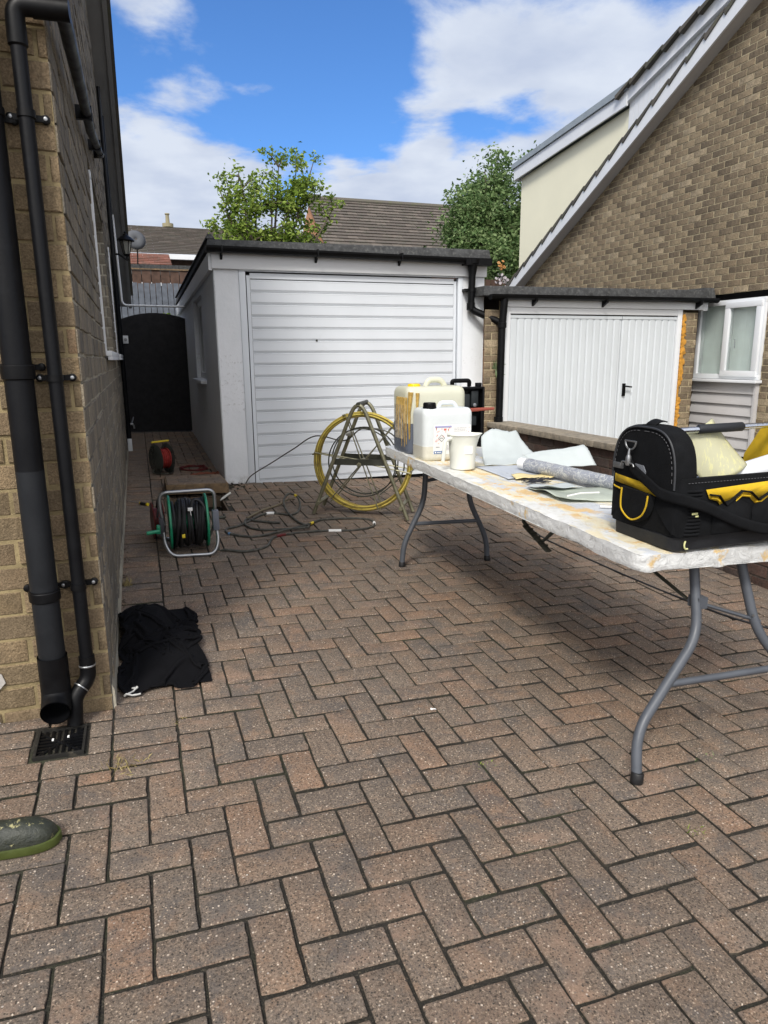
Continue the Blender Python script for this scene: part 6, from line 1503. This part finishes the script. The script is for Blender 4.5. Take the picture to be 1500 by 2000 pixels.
def small_things():
    a, b = Vector((-.645,4.84,0)), Vector((-.565,4.75,0)); a.z = gz(a.x,a.y)+.013; b.z = gz(b.x,b.y)+.013
    t = thing('screwdriver', 'stubby black and yellow screwdriver on the blocks left of the hole', 'screwdriver', a)
    mb = MB(); mb.tube([a.lerp(b,.3), a.lerp(b,.4), a.lerp(b,.7), b], [.009,.013,.011,.013], 10); mb.build('handle', [BLKRUB], t); mb = MB(); mb.tube([a.lerp(b,.93), b+(b-a).normalized()*.006], .0138, 10); mb.cut(); mb.tube([a.lerp(b,.26), a.lerp(b,.36)], .0105, 10); mb.each('band', [YEL], t)
    mb = MB(); mb.tube([a-(b-a)*.7, a.lerp(b,.3)], .003, 6); mb.build('shaft', [METAL], t)
    mb = MB(); x, y = -.705, 7.85; mb.box((x-.03,y-.02,gz(x,y)+.0),(x+.02,y+.02,gz(x,y)+.15)); mb.box((x,y-.02,gz(x,y)-.0),(x+.024,y-.018,gz(x,y)+.0)); tag(mb.build('downpipe_shoe', [UPVC], bevel=.004), 'short white plastic duct standing at the foot of the alley wall', 'duct')
    t = thing('outside_tap', 'small metal tap on the alley wall near the gate', 'tap', (-.72,8.6,.5)); z = .50
    mb = MB(); mb.tube([(-.745,8.6,z),(-.66,8.6,z)], .014, 10); mb.tube([(-.675,8.6,z),(-.655,8.6,z-.02),(-.65,8.6,z-.06)], .011, 10); mb.build('spout', [METAL], t)
    mb = MB(); mb.tube([(-.68,8.6,z+.01),(-.665,8.6,z+.05),(-.65,8.6,z+.095)], [.006,.010,.006], 8); mb.build('lever', [pm('grey_lever', (.25,.27,.32))], t)
    mb = MB(); p = [(0,0),(.018,.004),(.030,-.006),(.028,.012),(.012,.016),(.004,.030),(-.006,.012)]; mb.prism([(.713+a*.7,.182+b,gz(.71,.18)+.001) for a, b in p], (0,0,.0015)); tag(mb.build('plaster_splash', [PAPER]), 'small white splash on a block before the near table foot', 'splash')
    mb = MB(); mb.prism([(.399+a*.6,1.006+b*.5,gz(.4,1)+.001) for a, b in p], (0,0,.0015)); tag(mb.build('plaster_splash', [PAPER]), 'tiny white splash in the middle of the drive', 'splash')
small_things()

# ================================================================ BLACK CLOTH
def cloth():
    import numpy as np
    rng = np.random.default_rng(5)
    def drape(nu, nv, su, sv, x0, x1, y0, y1, z0, bulk, seed, steps=420):
        U, V = np.meshgrid(np.linspace(0,1,nu), np.linspace(0,1,nv), indexing='ij')
        nz = lambda f, o: np.array([[noise.noise(Vector((u*f+seed, v*f, o))) for v in V[0]] for u in U[:,0]])
        A, B = 2*U-1, 2*V-1; k_ = .42; Ad, Bd = A*np.sqrt(1-k_*B*B), B*np.sqrt(1-k_*A*A)
        P = np.zeros((nu,nv,3)); P[...,0] = (x0+x1)/2+(x1-x0)/2*Ad+.05*nz(2.6,0); P[...,1] = (y0+y1)/2+(y1-y0)/2*Bd+.06*nz(2.4,4); P[...,2] = z0+.15*nz(3.6,8)+.08*nz(8,2)
        Q = P.copy(); du, dv = su/(nu-1), sv/(nv-1)
        pairs = [((slice(0,-1),slice(None)),(slice(1,None),slice(None)),du),((slice(None),slice(0,-1)),(slice(None),slice(1,None)),dv),
                 ((slice(0,-1),slice(0,-1)),(slice(1,None),slice(1,None)),math.hypot(du,dv)),((slice(1,None),slice(0,-1)),(slice(0,-1),slice(1,None)),math.hypot(du,dv)),
                 ((slice(0,-2),slice(None)),(slice(2,None),slice(None)),2*du),((slice(None),slice(0,-2)),(slice(None),slice(2,None)),2*dv)]
        for s_ in range(steps):
            N = P+(P-Q)*.94; N[...,2] -= .00022; Q = P; P = N
            for it in range(4):
                for k, (a, b, L) in enumerate(pairs):
                    d = P[b]-P[a]; l = np.linalg.norm(d, axis=-1, keepdims=True)+1e-9; st = .30 if k < 4 else .05
                    c = d*(1-L/l)*.5*st; P[a] += c; P[b] -= c
                h = -.032*P[...,0]+.027*P[...,1]+.003+bulk(P[...,0], P[...,1]); m_ = P[...,2] < h
                P[...,2] = np.where(m_, h, P[...,2])
                if it == 3: Q[m_] = P[m_]*.9+Q[m_]*.1
                P[...,0] = np.clip(P[...,0], -.737, -.372)
        return P
    def bump(cx, cy, rx, ry, H_): return lambda x, y: H_*np.exp(-(((x-cx)/rx)**4+((y-cy)/ry)**4))
    b1 = bump(-.62, 1.99, .12, .20, .115); b2 = bump(-.53, 1.78, .14, .24, .06)
    jobs = [(64, 70, .66, .92, -.742, -.365, 1.70, 2.28, .24, lambda x, y: np.maximum(b1(x,y), b2(x,y)), 2.3), (56, 44, .56, .56, -.730, -.375, 1.43, 1.88, .17, lambda x, y: np.maximum(b1(x,y), b2(x,y))+.004, 9.1)]
    root = None
    for nu, nv, su, sv, x0, x1, y0, y1, z0, bk, sd_ in jobs:
        P = drape(nu, nv, su, sv, x0, x1, y0, y1, z0, bk, sd_); mb = MB()
        mb.v = [tuple(map(float, p)) for p in P.reshape(-1,3)]
        for a in range(nu-1):
            for b in range(nv-1): p = a*nv+b; mb.f.append((p, p+nv, p+nv+1, p+1)); mb.m.append(0)
        if root is None:
            root = thing('jacket', 'crumpled black cloth jacket dumped at the foot of the side wall', 'jacket', (-.55, 1.85, .06))
        mb.build('cloth', [BLKCLOTH], root, solid=.004, subs=1)
        edge_ = [Vector(P[a, 0])+Vector((0,-.002,.006)) for a in range(2, nu//3)]
    m2 = MB(); m2.tube(edge_, [.0035+.004*abs(noise.noise(Vector((k*.5,0,0)))) for k in range(len(edge_))], 6); m2.build('white_lining', [pm('white_lining', (.45,.45,.43), var=.3)], root)
cloth()
def boot():
    t = thing('work_boot', 'toe of a dark paint-splashed work boot entering at the left edge', 'boot', (-1.0, .64, .05))
    def f(u, v):     # u along the boot from heel (left, out of view) to toe, v round the section
        L_ = .30; x = -1.165+L_*u; wv = .048*(1-.18*(1-u))*max(0,1-max(0,(u-.72)/.28)**2.4)**.5; hh = (.058+.05*max(0,.55-u))*max(0,1-max(0,(u-.62)/.38)**2.2*.98)**.5+.0*u
        a = math.pi*v; y = .645+wv*math.cos(a)*(1.0); z = gz(x,.64)+.022+hh*max(0,math.sin(a))**.8+.002*noise.noise(Vector((u*9,v*9,0))); return (x, y, z)
    mb = MB(); mb.grid(f, 30, 20); mb.build('upper', [BOOTM], t)
    mb = MB(); n = 40; P = []
    for k in range(n):
        a = 2*math.pi*k/n; ca = math.cos(a); u = .5+.5*ca; x = -1.165+.308*u; wv = .052*(1-.18*(1-u))*max(0,1-max(0,(u-.70)/.30)**2.4)**.5; P.append((x, .645+wv*(1 if math.sin(a) >= 0 else -1)*min(1, abs(math.sin(a))*3)))
    for z0_, z1_, k_ in ((.001,.026,1.0),): mb.prism([(x, .645+(y-.645)*k_, gz(x,y)+z0_) for x, y in P], (0,0,z1_-z0_))
    mb.build('sole', [OLIVEB], t, bevel=.004)
boot()
